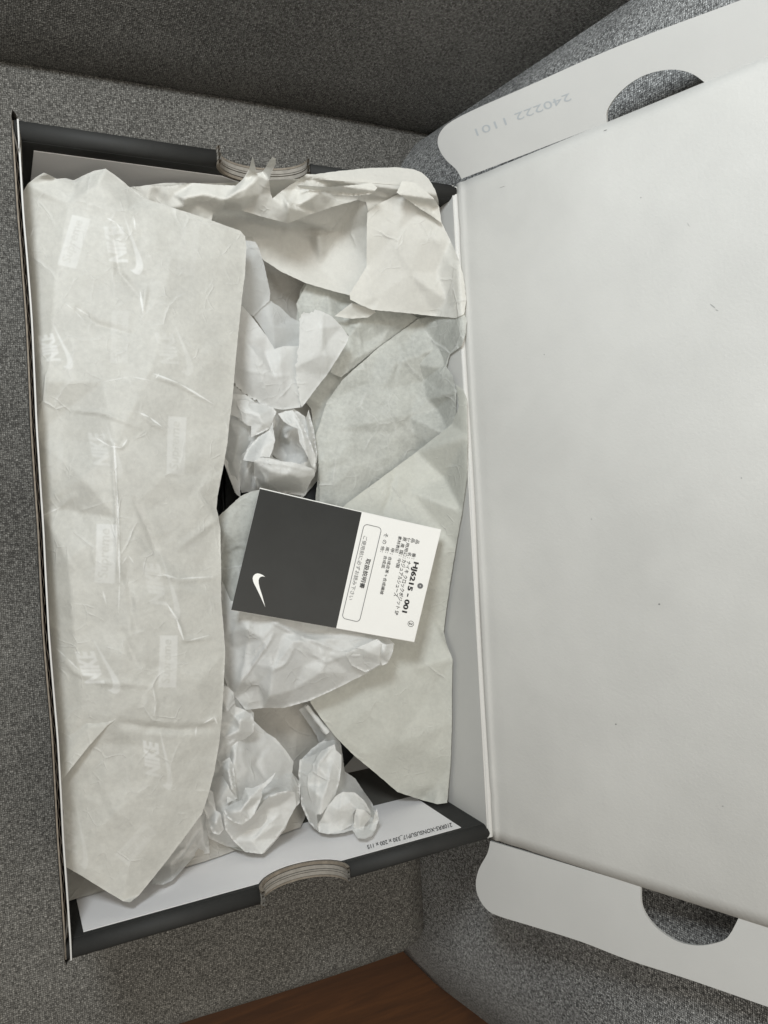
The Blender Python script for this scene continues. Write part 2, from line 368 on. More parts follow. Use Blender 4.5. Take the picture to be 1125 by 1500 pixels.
# thumb notch outline in the end walls
NX0, NX1, ND = .0795, .1205, .0145
def end_poly(x0, x1, z0, z1, nd=ND, grow=0.0):
    cx = (NX0+NX1)/2; r = (NX1-NX0)/2+grow
    a = [(cx+r*math.cos(math.radians(t)), z1 if i in (0, 18) else -nd*1.0*math.sin(math.radians(t))-grow) for i, t in enumerate(np.linspace(0, 180, 19))]
    a = [(p[0], min(p[1], z1)) for p in a]
    return [(x0+(.0065*-z0/BH if x0 < .005 else 0), z0), (x1, z0), (x1, z1)]+a+[(x0, z1)]
TE = .0072
def end_wall(side):
    """side=0: near y=0, side=1: y=BL. built outside to inside"""
    Y = (lambda t: t) if side == 0 else (lambda t: BL-t)
    ew = None
    # three plies with gaps
    plies = [(.0, .0011, M['black_board'], 'outer_board'), (.0013, .0030, M['kraft'], 'corrugated_core'), (.0035, .0054, M['kraft_grey'], 'corrugated_core'), (.0059, TE, M['kraft_grey'], 'inner_board')]
    root = None
    for a, b_, mt, nm in plies:
        y0, y1 = sorted((Y(a), Y(b_)))
        zt = -.0035 if nm != 'outer_board' else -.0035
        vs, fs = prism(end_poly(.0012, BW-.0012, -BH+.002, zt), y0, y1)
        if root is None:
            root = bx(mesh_obj('end_wall', vs, fs, mt, box))
        else:
            bx(mesh_obj(nm, vs, fs, mt, root)); 
    # inner face: black printed border, 0.2 mm proud
    ya, yb = sorted((Y(TE), Y(TE+.0003)))
    zb = -.056
    def flat(x0, x1, z0, z1, ya, yb, mt, nm, grow):
        vs, fs = prism(end_poly(x0, x1, z0, z1, ND, grow), ya, yb)
        bx(mesh_obj(nm, vs, fs, mt, root))
    flat(.0012, BW-.0012, zb, -.0035, ya, yb, M['black_board'], 'black_border', .0003)
    ya, yb = sorted((Y(TE+.0003), Y(TE+.0006)))
    flat(.0070, BW-.0145 if side == 0 else BW-.008, zb, -.0058 if side == 0 else -.0105, ya, yb, M['panel_white'], 'white_panel', .0006)
    # below the folded panel: inside of the wall, its depth shade painted as dark grey
    bm = bmesh.new(); y0, y1 = sorted((Y(TE), Y(TE+.0003)))
    add_box(bm, (.0080, y0-.00005, -BH+.002), (BW-.0015, y1, zb-.0006)); bx(bm_obj('lower_panel', bm, M['shaded_board'], root))
    # rolled rim either side of the notch
    for xa, xb in ((.0, NX0), (NX1, BW)):
        bm = bmesh.new(); rad = TE/2+.0002; seg = 10
        ring = []
        for x in (xa, xb):
            rr = [bm.verts.new((x, Y(TE/2+rad*math.cos(math.radians(t))), -.0038+rad*math.sin(math.radians(t)))) for t in np.linspace(0, 180, seg+1)]
            lo = [bm.verts.new((x, Y(-.0002), -.009)), bm.verts.new((x, Y(TE+.0002), -.009))]
            ring.append(rr+lo)
        k = len(ring[0])
        for i in range(k): bm.faces.new((ring[0][i], ring[0][(i+1) % k], ring[1][(i+1) % k], ring[1][i]))
        bm.faces.new(ring[0]); bm.faces.new(ring[1][::-1])
        # bare cut ply ends show at the notch
        bmesh.ops.recalc_face_normals(bm, faces=bm.faces)
        o = bx(bm_obj('rolled_rim', bm, M['black_board'], root, True))
    return root
near_wall = end_wall(0); far_wall = end_wall(1)
# cut edges of the notch: curved strips for every ply that cap the roll ends
def notch_strip(side, a, b_, mt, parent, grow):
    Y = (lambda t: t) if side == 0 else (lambda t: BL-t)
    cx = (NX0+NX1)/2; r = (NX1-NX0)/2
    V = []; Fc = []
    ts = list(np.linspace(-8, 188, 29))
    for t in ts:
        c, s = math.cos(math.radians(t)), math.sin(math.radians(t))
        for yy in (a, b_):
            V.append((cx+(r-grow)*c, Y(yy), -(ND-grow)*max(s, -.2))); V.append((cx+(r+.0006)*c, Y(yy), -(ND+.0006)*max(s, -.2)-.0002))
    for i in range(len(ts)-1):
        k = i*4; q = (i+1)*4
        Fc += [(k, q, q+2, k+2), (k+1, k+3, q+3, q+1), (k, k+1, q+1, q), (k+2, q+2, q+3, k+3)]
    return bx(mesh_obj('notch_edge', V, Fc, mt, parent))
for side, rt in ((0, near_wall), (1, far_wall)):
    for a, b_, mt, gr in ((-.0001, .0008, M['kraft'], .0003), (.0011, .0027, M['kraft_grey'], .0006), (.0031, .0037, M['kraft_grey'], .0009), (.0040, .0056, M['kraft_grey'], .0006), (.0061, .0074, M['kraft'], .0008)):
        notch_strip(side, a, b_, mt, rt, gr)
# long left wall: outer and inner liner with a fluted core between
def long_wall_left():
    ys = np.linspace(0.001, BL-.001, 60)
    bow = lambda y: .0003*math.sin(y*31)+.0002*math.sin(y*77+1)
    def liner(x0, x1, mt, nm, ztop, parent, y0=0.001, y1=BL-.001):
        V = []; Fc = []
        yy = np.linspace(y0, y1, 70)
        for y in yy:
            d = bow(y); zt = ztop+.0005*math.sin(y*95+x0*900)+.0004*math.sin(y*231)
            V += [(x0+d+.0065, y, -BH+.0001), (x1+d+.0065, y, -BH+.0001), (x1+d, y, zt), (x0+d, y, zt)]
        for i in range(len(yy)-1):
            k = 4*i
            Fc += [(k+j, k+(j+1) % 4, k+4+(j+1) % 4, k+4+j) for j in range(4)]
        e = 4*(len(yy)-1); Fc += [(0, 1, 2, 3), (e+3, e+2, e+1, e)]
        return bx(mesh_obj(nm, V, Fc, mt, parent))
    root = liner(-.0009, -.0003, M['kraft'], 'side_wall', -.0008, box)
    liner(-.0012, -.00095, M['black_board'], 'outer_liner', -.0030, root)
    liner(.0010, .0016, M['board_grey'], 'inner_liner', .0002, root)
    # flutes
    V = []; Fc = []; n = 420
    for i in range(n):
        y = .002+(BL-.004)*i/(n-1); x = .0003+.00028*math.sin(y*2*math.pi/.0074)+bow(y)
        V += [(x+.0065, y, -BH+.003), (x+.00025+.0065, y, -BH+.003), (x+.00025, y, -.0050), (x, y, -.0050)]
    for i in range(n-1):
        k = 4*i; Fc += [(k+j, k+(j+1) % 4, k+4+(j+1) % 4, k+4+j) for j in range(4)]
    bx(mesh_obj('fluting', V, Fc, M['kraft'], root))
    # torn corner folds at both ends of the wall
    for y0, sg in ((.004, 1), (BL-.002, -1)):
        V = []; Fc = []
        pts = [(-.0020, -.004), (-.0012, .006), (.0002, .014), (.0016, .022), (.0024, .014), (.0026, .004), (.0010, -.006), (-.0010, -.009)]
        for z in (-.022, -.002, .0004):
            for (x, y) in pts: V.append((x*(.55 if z > 0 else .75)+.0002-z*.05, y0+sg*y*(.5 if z > 0 else .65), z))
        k = len(pts)
        for r in range(2):
            for i in range(k): Fc.append((r*k+i, r*k+(i+1) % k, (r+1)*k+(i+1) % k, (r+1)*k+i))
        bx(mesh_obj('corner_fold', V, Fc, M['kraft_grey'], root))
    return root
long_wall_left()
# right wall, white inside
bm = bmesh.new(); add_box(bm, (BW-.0022, .001, -BH+.0001), (BW-.0012, BL-.001, -.0008)); rw = bx(bm_obj('side_wall', bm, M['board_white'], box))
V = []; Fc = []; nn = 90; kk = 12
for i in range(nn):
    y = .0015+(BL-.003)*i/(nn-1); cx_ = BW-.0004+.0003*math.sin(y*45); cz_ = -.0008+.0003*math.sin(y*28+2)
    for j in range(kk):
        t = 2*math.pi*j/kk; V.append((cx_+.0015*math.cos(t), y, cz_-.0003+.0010*math.sin(t)))
for i in range(nn-1):
    for j in range(kk): Fc.append((i*kk+j, i*kk+(j+1) % kk, (i+1)*kk+(j+1) % kk, (i+1)*kk+j))
bx(mesh_obj('hinge_strip', V, Fc, M['board_white'], rw, True))
bm = bmesh.new(); add_box(bm, (BW-.0010, .001, -BH+.0001), (BW-.0003, BL-.001, -.0012)); bx(bm_obj('outer_liner', bm, M['black_board'], rw))

# lid, hinged on the right wall
TH = math.radians(70.5)
LX = np.array([math.cos(TH), 0, math.sin(TH)]); LN = np.array([-math.sin(TH), 0, math.cos(TH)]); LO = np.array([BW+.0004, 0, -.0003])
def lid_pt(s, y, h=0.0): return LO+LX*s+np.array([0, y, 0])+LN*h
lid_w = .205
def lid_sheet(h0, h1, mat, name, parent, bulge=True):
    V = []; UV = []; ss = [-.0006, .0012, .0022, .0030, .0040, .0055, .008]+list(np.linspace(.012, lid_w, 30)); yy = np.linspace(.0001, BL-.0001, 60)
    def hgt(s, y):
        bead = (.00045+.00015*math.sin(y*37))*math.exp(-((s-.0022)/.0010)**2)-.00025*math.exp(-((s-.0050)/.0013)**2)
        warp_ = .0022*math.sin(math.pi*s/lid_w)*math.sin(math.pi*y/BL)+.0004*math.sin(y*32+s*25)*math.sin(math.pi*y/BL)+.0005*math.exp(-((y-.23+s*.4)/.03)**2)*min(1, s/.05)
        # pressed curves next to the corners of the hinge
        cr = 0
        for yc in (BL, 0):
            d = abs(math.hypot((s-.0)/.020, (y-yc)/.022)-1); cr += -.0005*math.exp(-(d/.09)**2)
        return bead+warp_+cr
    k = 0
    for layer in (h1, h0):
        for s in ss:
            for y in yy: V.append(lid_pt(s, y, hgt(s, y)+layer)); UV.append((s, y))
    ns, ny = len(ss), len(yy); Fc = []
    for i in range(ns-1):
        for j in range(ny-1):
            a = i*ny+j; Fc.append((a, a+1, a+ny+1, a+ny)); b_ = a+ns*ny; Fc.append((b_, b_+ny, b_+ny+1, b_+1))
    o = ns*ny
    for j in range(ny-1):
        Fc.append((j, o+j, o+j+1, j+1)); a = (ns-1)*ny+j; Fc.append((a, a+1, o+a+1, o+a))
    for i in range(ns-1):
        a = i*ny; Fc.append((a, a+ny, o+a+ny, o+a)); a = i*ny+ny-1; Fc.append((a, o+a, o+a+ny, a+ny))
    return bx(mesh_obj(name, V, Fc, mat, parent, True))
lid = lid_sheet(-.0009, 0.0, M['lid_white'], 'lid', box)
lid_sheet(-.0016, -.0011, M['black_board'], 'outer_liner', lid)
for (u, v, l_, w_, a_) in ((1046, 449, 11, 1.0, 38), (1052, 455, 5, .8, 20), (969, 884, 3, 2.4, 0), (904, 1060, 2.4, 2, 0), (940, 290, 1.6, 1.4, 0), (736, 234+40, 9, .5, -18), (887, 191, 6, 1.2, -20), (1010, 330, 7, .5, 60), (1090, 700, 1.8, 1.5, 0), (800, 520, 1.6, 1.2, 0), (870, 760, 1.5, 1.3, 0), (1060, 1180, 1.8, 1.4, 0)):
    ca_, sa_ = math.cos(math.radians(a_)), math.sin(math.radians(a_)); scV = []
    for (x, y) in ((-.5, 0), (-.2, -.5), (.3, -.4), (.5, 0), (.2, .5), (-.3, .4)):
        q = Pn(u+x*l_*ca_-y*w_*sa_, v+x*l_*sa_+y*w_*ca_, LO, LN)-LO; s_, y_ = float(q@LX), float(q[1])
        wp = .0022*math.sin(math.pi*s_/lid_w)*math.sin(math.pi*y_/BL)+.0004*math.sin(y_*32+s_*25)*math.sin(math.pi*y_/BL)+.0005*math.exp(-((y_-.23+s_*.4)/.03)**2)*min(1, s_/.05)
        scV.append(lid_pt(s_, y_, wp+.00012))
    bx(mesh_obj('scuff_mark', scV, [tuple(range(6))], M['ink_scuff'], lid))
# side flaps of the lid, folded a little forward, with a half round cut at the fold
def flap(which):
    sg = 1 if which == 'far' else -1; y0 = BL-.0002 if sg > 0 else .0002
    ang = math.radians(27 if sg > 0 else 9)
    dirv = np.array([0, sg*math.cos(ang), 0])+LN*math.sin(ang)       # away from the fold
    nrm = LN*math.cos(ang)-np.array([0, sg*math.sin(ang), 0])
    O = lid_pt(0, y0, -.0002)
    full = Matrix(((LX[0], dirv[0]), (LX[1], dirv[1]), (LX[2], dirv[2])))
    def inv(u, v):
        q = Pn(u, v, O, nrm)-O; return float(q@LX), float(q@dirv)
    if sg > 0:
        px = [(1112, 94), (1032, 117)]
        edge = [(676, 262), (668, 248), (655, 236), (645, 222), (641, 207), (646, 192), (661, 178), (700, 158), (780, 123), (860, 87), (945, 52), (1080, 2), (1130, -18)]
    else:
        edge = [(718, 1232), (714, 1250), (702, 1272), (697, 1293), (700, 1312), (711, 1330), (728, 1341), (780, 1357), (850, 1379), (920, 1406), (1010, 1435), (1125, 1475), (1160, 1487)]
    ed = [inv(*q) for q in edge]
    sN = ed[-1][0]; wN = ed[-1][1]
    # dense smooth edge
    pts = []
    E2 = [ed[0]]+ed+[ed[-1]]
    for i in range(1, len(E2)-2):
        for t in np.linspace(0, 1, 5)[:-1]:
            a, b_, c, d = map(np.array, E2[i-1:i+3])
            pts.append(tuple(.5*((2*b_)+(-a+c)*t+(2*a-5*b_+4*c-d)*t*t+(-a+3*b_-3*c+d)*t**3)))
    pts.append(ed[-1])
    pts += [(.198, wN*.96), (.205, wN*.55), (.205, 0.0)]
    if sg > 0: nt_px = [(888, 177), (889, 163), (900, 144), (918, 126), (940, 112), (965, 104), (990, 102), (1014, 108), (1032, 119)]
    else: nt_px = [(938, 1308), (939, 1324), (948, 1344), (966, 1363), (992, 1379), (1020, 1385), (1046, 1382), (1066, 1373), (1082, 1360)]
    nq = [inv(*q) for q in nt_px]; nq[0] = (nq[0][0], 0.0); nq[-1] = (nq[-1][0], 0.0)
    E3 = [nq[0]]+nq+[nq[-1]]; notch = []
    for i in range(1, len(E3)-2):
        for t in np.linspace(0, 1, 4)[:-1]:
            a, b_, c, d = map(np.array, E3[i-1:i+3])
            q = .5*((2*b_)+(-a+c)*t+(2*a-5*b_+4*c-d)*t*t+(-a+3*b_-3*c+d)*t**3); notch.append((float(q[0]), max(0.0, float(q[1]))))
    notch.append(nq[-1]); notch = notch[::-1]
    poly = pts+notch
    # remove duplicates
    cl = [poly[0]]
    for q in poly[1:]:
        if math.dist(q, cl[-1]) > 1e-5: cl.append(q)
    vs, fs = tri_poly(cl)
    V = []; n = len(vs)
    for h in (0, -.0014):
        for s, d in vs:
            V.append(O+LX*s+dirv*max(d, 0)+nrm*h)
    Fc = [f for f in fs]+[tuple(n+i for i in f[::-1]) for f in fs]
    loop = list(range(len(cl)))
    Fc += [(i, (i+1) % len(cl), n+(i+1) % len(cl), n+i) for i in loop]
    o = bx(mesh_obj('lid_flap', V, Fc, M['board_white'], lid))
    return lambda u, v: Pn(u, v, O+nrm*.0001, nrm)
fp = flap('far'); flap('near')
# stamped number on the far flap
vs, fs = text_mesh('240222 1101'); bx(put_marks('printed_number', [(vs, fs, (834, 136), (695, 189), 11)], fp, M['ink_faint'], lid))
# print on the near white panel
pp = lambda u, v: Pn(u, v, (0, TE+.0008, 0), (0, 1, 0))
vs, fs = text_mesh('210RRS-XONSUSUP17_330 x 200 x 115', .008)
bx(put_marks('printed_text', [(vs, fs, (661, 1204), (537, 1237), 7.0)], pp, M['ink_black'], near_wall))

# ---------------------------------------------------------------- paper sheets
def raster_tris(Z, pts, zs_, tris, ox, oy):
    H_, W_ = Z.shape
    for t in tris:
        (x0, y0), (x1, y1), (x2, y2) = [pts[i] for i in t]; z0, z1, z2 = [zs_[i] for i in t]
        det = (y1-y2)*(x0-x2)+(x2-x1)*(y0-y2)
        if abs(det) < 1e-9: continue
        xa = max(0, int(min(x0, x1, x2)-ox)-1); xb = min(W_, int(max(x0, x1, x2)-ox)+3)
        ya = max(0, int(min(y0, y1, y2)-oy)-1); yb = min(H_, int(max(y0, y1, y2)-oy)+3)
        if xa >= xb or ya >= yb: continue
        X, Yg = np.meshgrid(np.arange(xa, xb)+ox, np.arange(ya, yb)+oy)
        a = ((y1-y2)*(X-x2)+(x2-x1)*(Yg-y2))/det; b_ = ((y2-y0)*(X-x2)+(x0-x2)*(Yg-y2))/det; c = 1-a-b_
        msk = (a > -.001) & (b_ > -.001) & (c > -.001)
        sub = Z[ya:yb, xa:xb]; sub[msk] = (a*z0+b_*z1+c*z2)[msk]
def blur(A, r):
    if r <= 0: return A
    q = int(math.ceil(3*r)); k = np.exp(-np.arange(-q, q+1)**2/(2.0*r*r)); k /= k.sum()
    B = np.pad(A, q, mode='edge')
    B = sum(k[i]*B[i:i+A.shape[0], :] for i in range(len(k)))
    return sum(k[i]*B[:, i:i+A.shape[1]] for i in range(len(k)))
def facets(W_, H_, sp, seed, dirx=1.0):
    rs = np.random.RandomState(seed); nx = int(W_/sp)+4; ny = int(H_/(sp*dirx))+4
    pts = []; zz = []
    for i in range(nx):
        for j in range(ny):
            pts.append(((i-1.5+rs.uniform(-.48, .48))*sp, (j-1.5+rs.uniform(-.48, .48))*sp*dirx)); zz.append(rs.uniform(-1, 1)*abs(rs.uniform(.3, 1)))
    r = delaunay_2d_cdt([Vector(p) for p in pts], [], [], 0, 1e-6)
    p2 = [tuple(v) for v in r[0]]; order = [o[0] for o in r[3]]
    Z = np.zeros((H_, W_)); raster_tris(Z, p2, [zz[o] for o in order], r[2], 0, 0)
    return Z
def smooth_noise(W_, H_, sp, seed):
    rs = np.random.RandomState(seed); a = rs.uniform(0, 1, (int(H_/sp)+4, int(W_/sp)+4))
    y = np.arange(H_)/sp+1; x = np.arange(W_)/sp+1
    yi = y.astype(int); xi = x.astype(int); fy = (y-yi)[:, None]; fx = (x-xi)[None]
    fy = fy*fy*(3-2*fy); fx = fx*fx*(3-2*fx)
    return a[yi][:, xi]*(1-fy)*(1-fx)+a[yi+1][:, xi]*fy*(1-fx)+a[yi][:, xi+1]*(1-fy)*fx+a[yi+1][:, xi+1]*fy*fx
def inside(poly, x, y):
    c = np.zeros(x.shape, bool); n = len(poly); j = n-1
    for i in range(n):
        xi, yi = poly[i][:2]; xj, yj = poly[j][:2]
        if yi != yj:
            c ^= ((yi > y) != (yj > y)) & (x < (xj-xi)*(y-yi)/(yj-yi)+xi)
        j = i
    return c
SHEETS = [0]
def walls():
    e = .00012*SHEETS[0]
    return ((0, .1970-e, 1, .0030+e), (0, .0022+e, -1, .0015+e), (1, .3217-e, 1, .0040+e), (1, .0083+e, -1, .0040+e))
def rest(p):
    u, v, z = p; z /= 1000
    for ax, lim, sg, top_ in walls():
        q = P(u, v, z)
        if (q[ax]-lim)*sg > 0:
            d = RC.T@np.array([u-562.5, -(v-750), -F_PX]); zc = CAM[2]+(lim-CAM[ax])/d[ax]*d[2]; z = max(z, min(zc, top_))
    return (u, v, z*1000)
def sheet(name, outline, inner=(), links=(), step=4, amp=((70, .9), (26, .35), (11, .13)), soft=1.6, ridges=(), mat=None, parent=None, seed=1, ragged=0.6,
          torn=(), curl=0.0, mask_sp=90, aniso=1.0):
    """a sheet of paper.  outline / inner: (photo u, photo v, height in mm above the rim).  links: index pairs (over outline+inner) that are sharp folds."""
    SHEETS[0] += 1
    ctrl = [rest(tuple(map(float, p))) for p in list(outline)+list(inner)]; no = len(outline)
    us = [p[0] for p in ctrl]; vs_ = [p[1] for p in ctrl]
    ox, oy = int(min(us))-4, int(min(vs_))-4; W_ = int(max(us))-ox+6; H_ = int(max(vs_))-oy+6
    edges = [(i, (i+1) % no) for i in range(no)]+list(links)
    r = delaunay_2d_cdt([Vector(p[:2]) for p in ctrl], edges, [], 0, 1e-5)
    pts = [tuple(v) for v in r[0]]; zz = []
    for v, o in zip(pts, r[3]):
        zz.append(ctrl[o[0]][2] if o else float(np.mean([p[2] for p in ctrl])))
    Z = np.full((H_, W_), np.nan); raster_tris(Z, pts, zz, r[2], ox, oy)
    # fill outside hull with the nearest row values
    if np.isnan(Z).any():
        mean = float(np.nanmean(Z)); A = np.where(np.isnan(Z), mean, Z)
        Mk = ~np.isnan(Z); cur = np.where(Mk, Z, 0.0); wt = Mk.astype(float)
        cb = blur(cur, 6); wb = blur(wt, 6); A = np.where(Mk, Z, np.where(wb > 1e-4, cb/np.maximum(wb, 1e-4), mean)); Z = A
    Z = blur(Z, soft*.5)
    rs = np.random.RandomState(seed)
    for k, (sp, a) in enumerate(amp):
        f = facets(W_, H_, sp, seed*17+k, aniso); f = blur(f, max(.6, sp*.014))
        if k > 0:
            mk = np.clip((smooth_noise(W_, H_, mask_sp, seed*31+k)-.32)*2.6, 0.08, 1); f = f*mk
        Z = Z+f*a
    X, Yg = np.meshgrid(np.arange(W_)+ox, np.arange(H_)+oy)
    for rd in ridges:
        line, hgt, wid = rd[:3]; n = len(line)
        best = np.full(Z.shape, 1e9); par = np.zeros(Z.shape); tot = 0
        wob_ = (smooth_noise(W_, H_, 14, seed+int(line[0][0]))-.5)*5
        for (xa, ya), (xb, yb) in zip(line, line[1:]):
            dx, dy = xb-xa, yb-ya; L2 = dx*dx+dy*dy; t = np.clip(((X-xa)*dx+(Yg-ya)*dy)/L2, 0, 1)
            d = np.hypot(X-xa-t*dx+wob_*.5, Yg-ya-t*dy+wob_*.5); m_ = d < best; best = np.where(m_, d, best); par = np.where(m_, tot+t, par); tot += 1
        env = np.sin(np.clip(par/tot, 0, 1)*np.pi)**.45 if len(rd) < 4 else 1.0
        Z = Z+hgt*np.maximum(0, 1-best/wid)**1.3*env
    # fine outline
    rag = np.random.RandomState(seed+77); ol = []
    for i in range(no):
        a, b_ = np.array(outline[i][:2], float), np.array(outline[(i+1) % no][:2], float); d = b_-a; L_ = np.linalg.norm(d); k = max(1, int(L_/step)); nrm = np.array([d[1], -d[0]])/max(L_, 1e-6)
        rg = 2.2 if i in torn else ragged*.5
        for q in range(k):
            jit = rag.uniform(-1, 1)*rg if q > 0 else 0
            ol.append(tuple(a+d*q/k+nrm*jit))
    gx = np.arange(ox, ox+W_, step); gy = np.arange(oy, oy+H_, step*.87)
    gpx = []
    for j, y in enumerate(gy):
        for x in gx: gpx.append((x+(step/2 if j % 2 else 0)+rs.uniform(-.22, .22)*step, y+rs.uniform(-.22, .22)*step))
    gpx = np.array(gpx); ins = inside(ol, gpx[:, 0], gpx[:, 1]); gpx = gpx[ins]
    # keep off the outline
    oa = np.array(ol); keep = np.ones(len(gpx), bool)
    for i in range(0, len(gpx), 4000):
        dd = ((gpx[i:i+4000, None, :]-oa[None])**2).sum(2).min(1); keep[i:i+4000] = dd > (step*.5)**2
    gpx = gpx[keep]
    allp = [Vector(p) for p in ol]+[Vector((float(a), float(b_))) for a, b_ in gpx]; n0 = len(ol)
    r = delaunay_2d_cdt(allp, [(i, (i+1) % n0) for i in range(n0)], [list(range(n0))], 1, 1e-6)
    P2 = np.array([tuple(v) for v in r[0]])
    def zat(u, v):
        x = np.clip(u-ox, 0, W_-1.001); y = np.clip(v-oy, 0, H_-1.001); xi = x.astype(int); yi = y.astype(int); fx = x-xi; fy = y-yi
        return Z[yi, xi]*(1-fx)*(1-fy)+Z[yi, xi+1]*fx*(1-fy)+Z[yi+1, xi]*(1-fx)*fy+Z[yi+1, xi+1]*fx*fy
    zv = zat(P2[:, 0], P2[:, 1])/1000.0
    D = (RC.T@np.stack([P2[:, 0]-562.5, -(P2[:, 1]-750), np.full(len(P2), -F_PX)])).T
    t = (zv-CAM[2])/D[:, 2]; V = CAM+t[:, None]*D
    # paper that meets a wall of the box rests against it
    for ax, lim, sg, top_ in walls():
        zc = CAM[2]+(lim-CAM[ax])/D[:, ax]*D[:, 2]            # height at which this line of sight leaves the box
        zn = np.minimum(zc, top_); bad = ((V[:, ax]-lim)*sg > 0) & (zn > V[:, 2])
        t = np.where(bad, (zn-CAM[2])/D[:, 2], (V[:, 2]-CAM[2])/D[:, 2]); V = CAM+t[:, None]*D
    fs = [f for f in r[2]]
    # normals towards the sky
    out = []
    for f in fs:      # one winding for the whole sheet, facing up
        a, b_, c = P2[f[0]], P2[f[1]], P2[f[2]]
        if (b_[0]-a[0])*(c[1]-a[1])-(b_[1]-a[1])*(c[0]-a[0]) > 0: f = f[::-1]
        out.append(f)
    o = mesh_obj(name, V, out, mat, parent, True, uv=np.stack([(V[:, 0]+.05)/.36, (V[:, 1]+.01)/.36], 1))
    return o
def thin(o, t=.00012):
    return o

# printed marks for the big folded sheet: a mask drawn here in the sheet's own plane (x,y), 0.36 m square
RES = 2600
mask = np.zeros((RES, RES), np.float32); mask2 = np.zeros((RES, RES), np.float32)
def stamp(vs, fs, p0, p1, h, val=1.0, cut=False):
    q = mapped(vs, p0, p1, h); xy = np.array([P(a, b_, -.008)[:2] for a, b_ in q]); uvp = np.stack([(xy[:, 0]+.05)/.36*RES, (xy[:, 1]+.01)/.36*RES], 1)
    for f in fs:
        p = uvp[list(f)]; xa, ya = np.floor(p.min(0)).astype(int)-1; xb, yb = np.ceil(p.max(0)).astype(int)+2
        xa = max(xa, 0); ya = max(ya, 0); xb = min(xb, RES); yb = min(yb, RES)
        if xa >= xb or ya >= yb: continue
        X, Yg = np.meshgrid(np.arange(xa, xb)+.5, np.arange(ya, yb)+.5)
        (x0, y0), (x1, y1), (x2, y2) = p; det = (y1-y2)*(x0-x2)+(x2-x1)*(y0-y2)
        if abs(det) < 1e-9: continue
        a = ((y1-y2)*(X-x2)+(x2-x1)*(Yg-y2))/det; b_ = ((y2-y0)*(X-x2)+(x0-x2)*(Yg-y2))/det; c = 1-a-b_
        mk = (a > -.01) & (b_ > -.01) & (c > -.01); sub = mask[ya:yb, xa:xb]
        sub[mk] = val if not cut else sub[mk]*val
sup = text_mesh('Supreme', .012, .12); nik = text_mesh('NIKE', .045, .38); swm = swoosh_mesh(); rect = (np.array([(0, 0), (1, 0), (1, 1), (0, 1)], float), [(0, 1, 2), (0, 2, 3)])
for (p0, p1, hh, st) in [((110, 396), (131, 326), 27, .62), ((281, 408), (290, 330), 26, .35), ((183, 535), (186, 460), 24, .3), ((91, 692), (93, 615), 22, .25),
                     ((266, 696), (270, 614), 27, .62), ((164, 852), (167, 769), 28, .95), ((254, 1003), (256, 929), 26, .6), ((190, 1272), (231, 1222), 25, .45), ((286, 1010), (288, 950), 20, .0)]:
    if st <= 0: continue
    st *= .72
    stamp(*rect, p0, p1, hh, st)
    d = np.array(p1, float)-np.array(p0); L_ = np.linalg.norm(d); d /= L_; up = np.array([d[1], -d[0]])
    a = np.array(p0)+d*L_*.07+up*hh*.20; b_ = np.array(p0)+d*L_*.93+up*hh*.20
    stamp(*sup, a, b_, hh*.66, .15, True)
for (p0, p1, hh, st) in [(a_, b_, c_, d_*.8) for a_, b_, c_, d_ in [((208, 406), (196, 318), 48, .95), ((108, 542), (90, 470), 38, .8), ((281, 552), (268, 472), 48, .6), ((176, 702), (166, 618), 40, .42),
                     ((262, 905), (246, 800), 44, .40), ((176, 1010), (152, 928), 48, .8), ((254, 1157), (247, 1066), 40, .85), ((132, 1282), (126, 1180), 34, .75)]]:
    d = np.array(p1, float)-np.array(p0); L_ = np.linalg.norm(d); d /= L_; up = np.array([d[1], -d[0]])
    stamp(*swm, np.array(p0), np.array(p1), hh*.40*1.0, st)
    a = np.array(p0)+d*L_*.22+up*hh*.42; b_ = np.array(p0)+d*L_*.86+up*hh*.46
    stamp(*nik, a, b_, hh*.55, st)
def crease(pts, w0, val):  # paints the bright light on crease ridges white, together with paper wear
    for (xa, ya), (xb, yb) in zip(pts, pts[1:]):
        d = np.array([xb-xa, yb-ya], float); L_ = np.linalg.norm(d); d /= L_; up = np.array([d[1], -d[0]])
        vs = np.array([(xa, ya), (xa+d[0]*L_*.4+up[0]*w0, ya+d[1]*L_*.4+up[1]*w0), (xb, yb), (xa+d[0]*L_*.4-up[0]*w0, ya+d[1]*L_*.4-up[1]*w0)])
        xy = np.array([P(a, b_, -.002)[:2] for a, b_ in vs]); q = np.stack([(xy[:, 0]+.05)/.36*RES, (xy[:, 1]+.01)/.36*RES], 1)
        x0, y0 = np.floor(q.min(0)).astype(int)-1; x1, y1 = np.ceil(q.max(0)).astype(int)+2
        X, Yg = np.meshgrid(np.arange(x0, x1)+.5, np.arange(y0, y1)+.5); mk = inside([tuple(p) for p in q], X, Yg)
        sub = mask2[y0:y1, x0:x1]; sub[mk] = np.maximum(sub[mk], val)
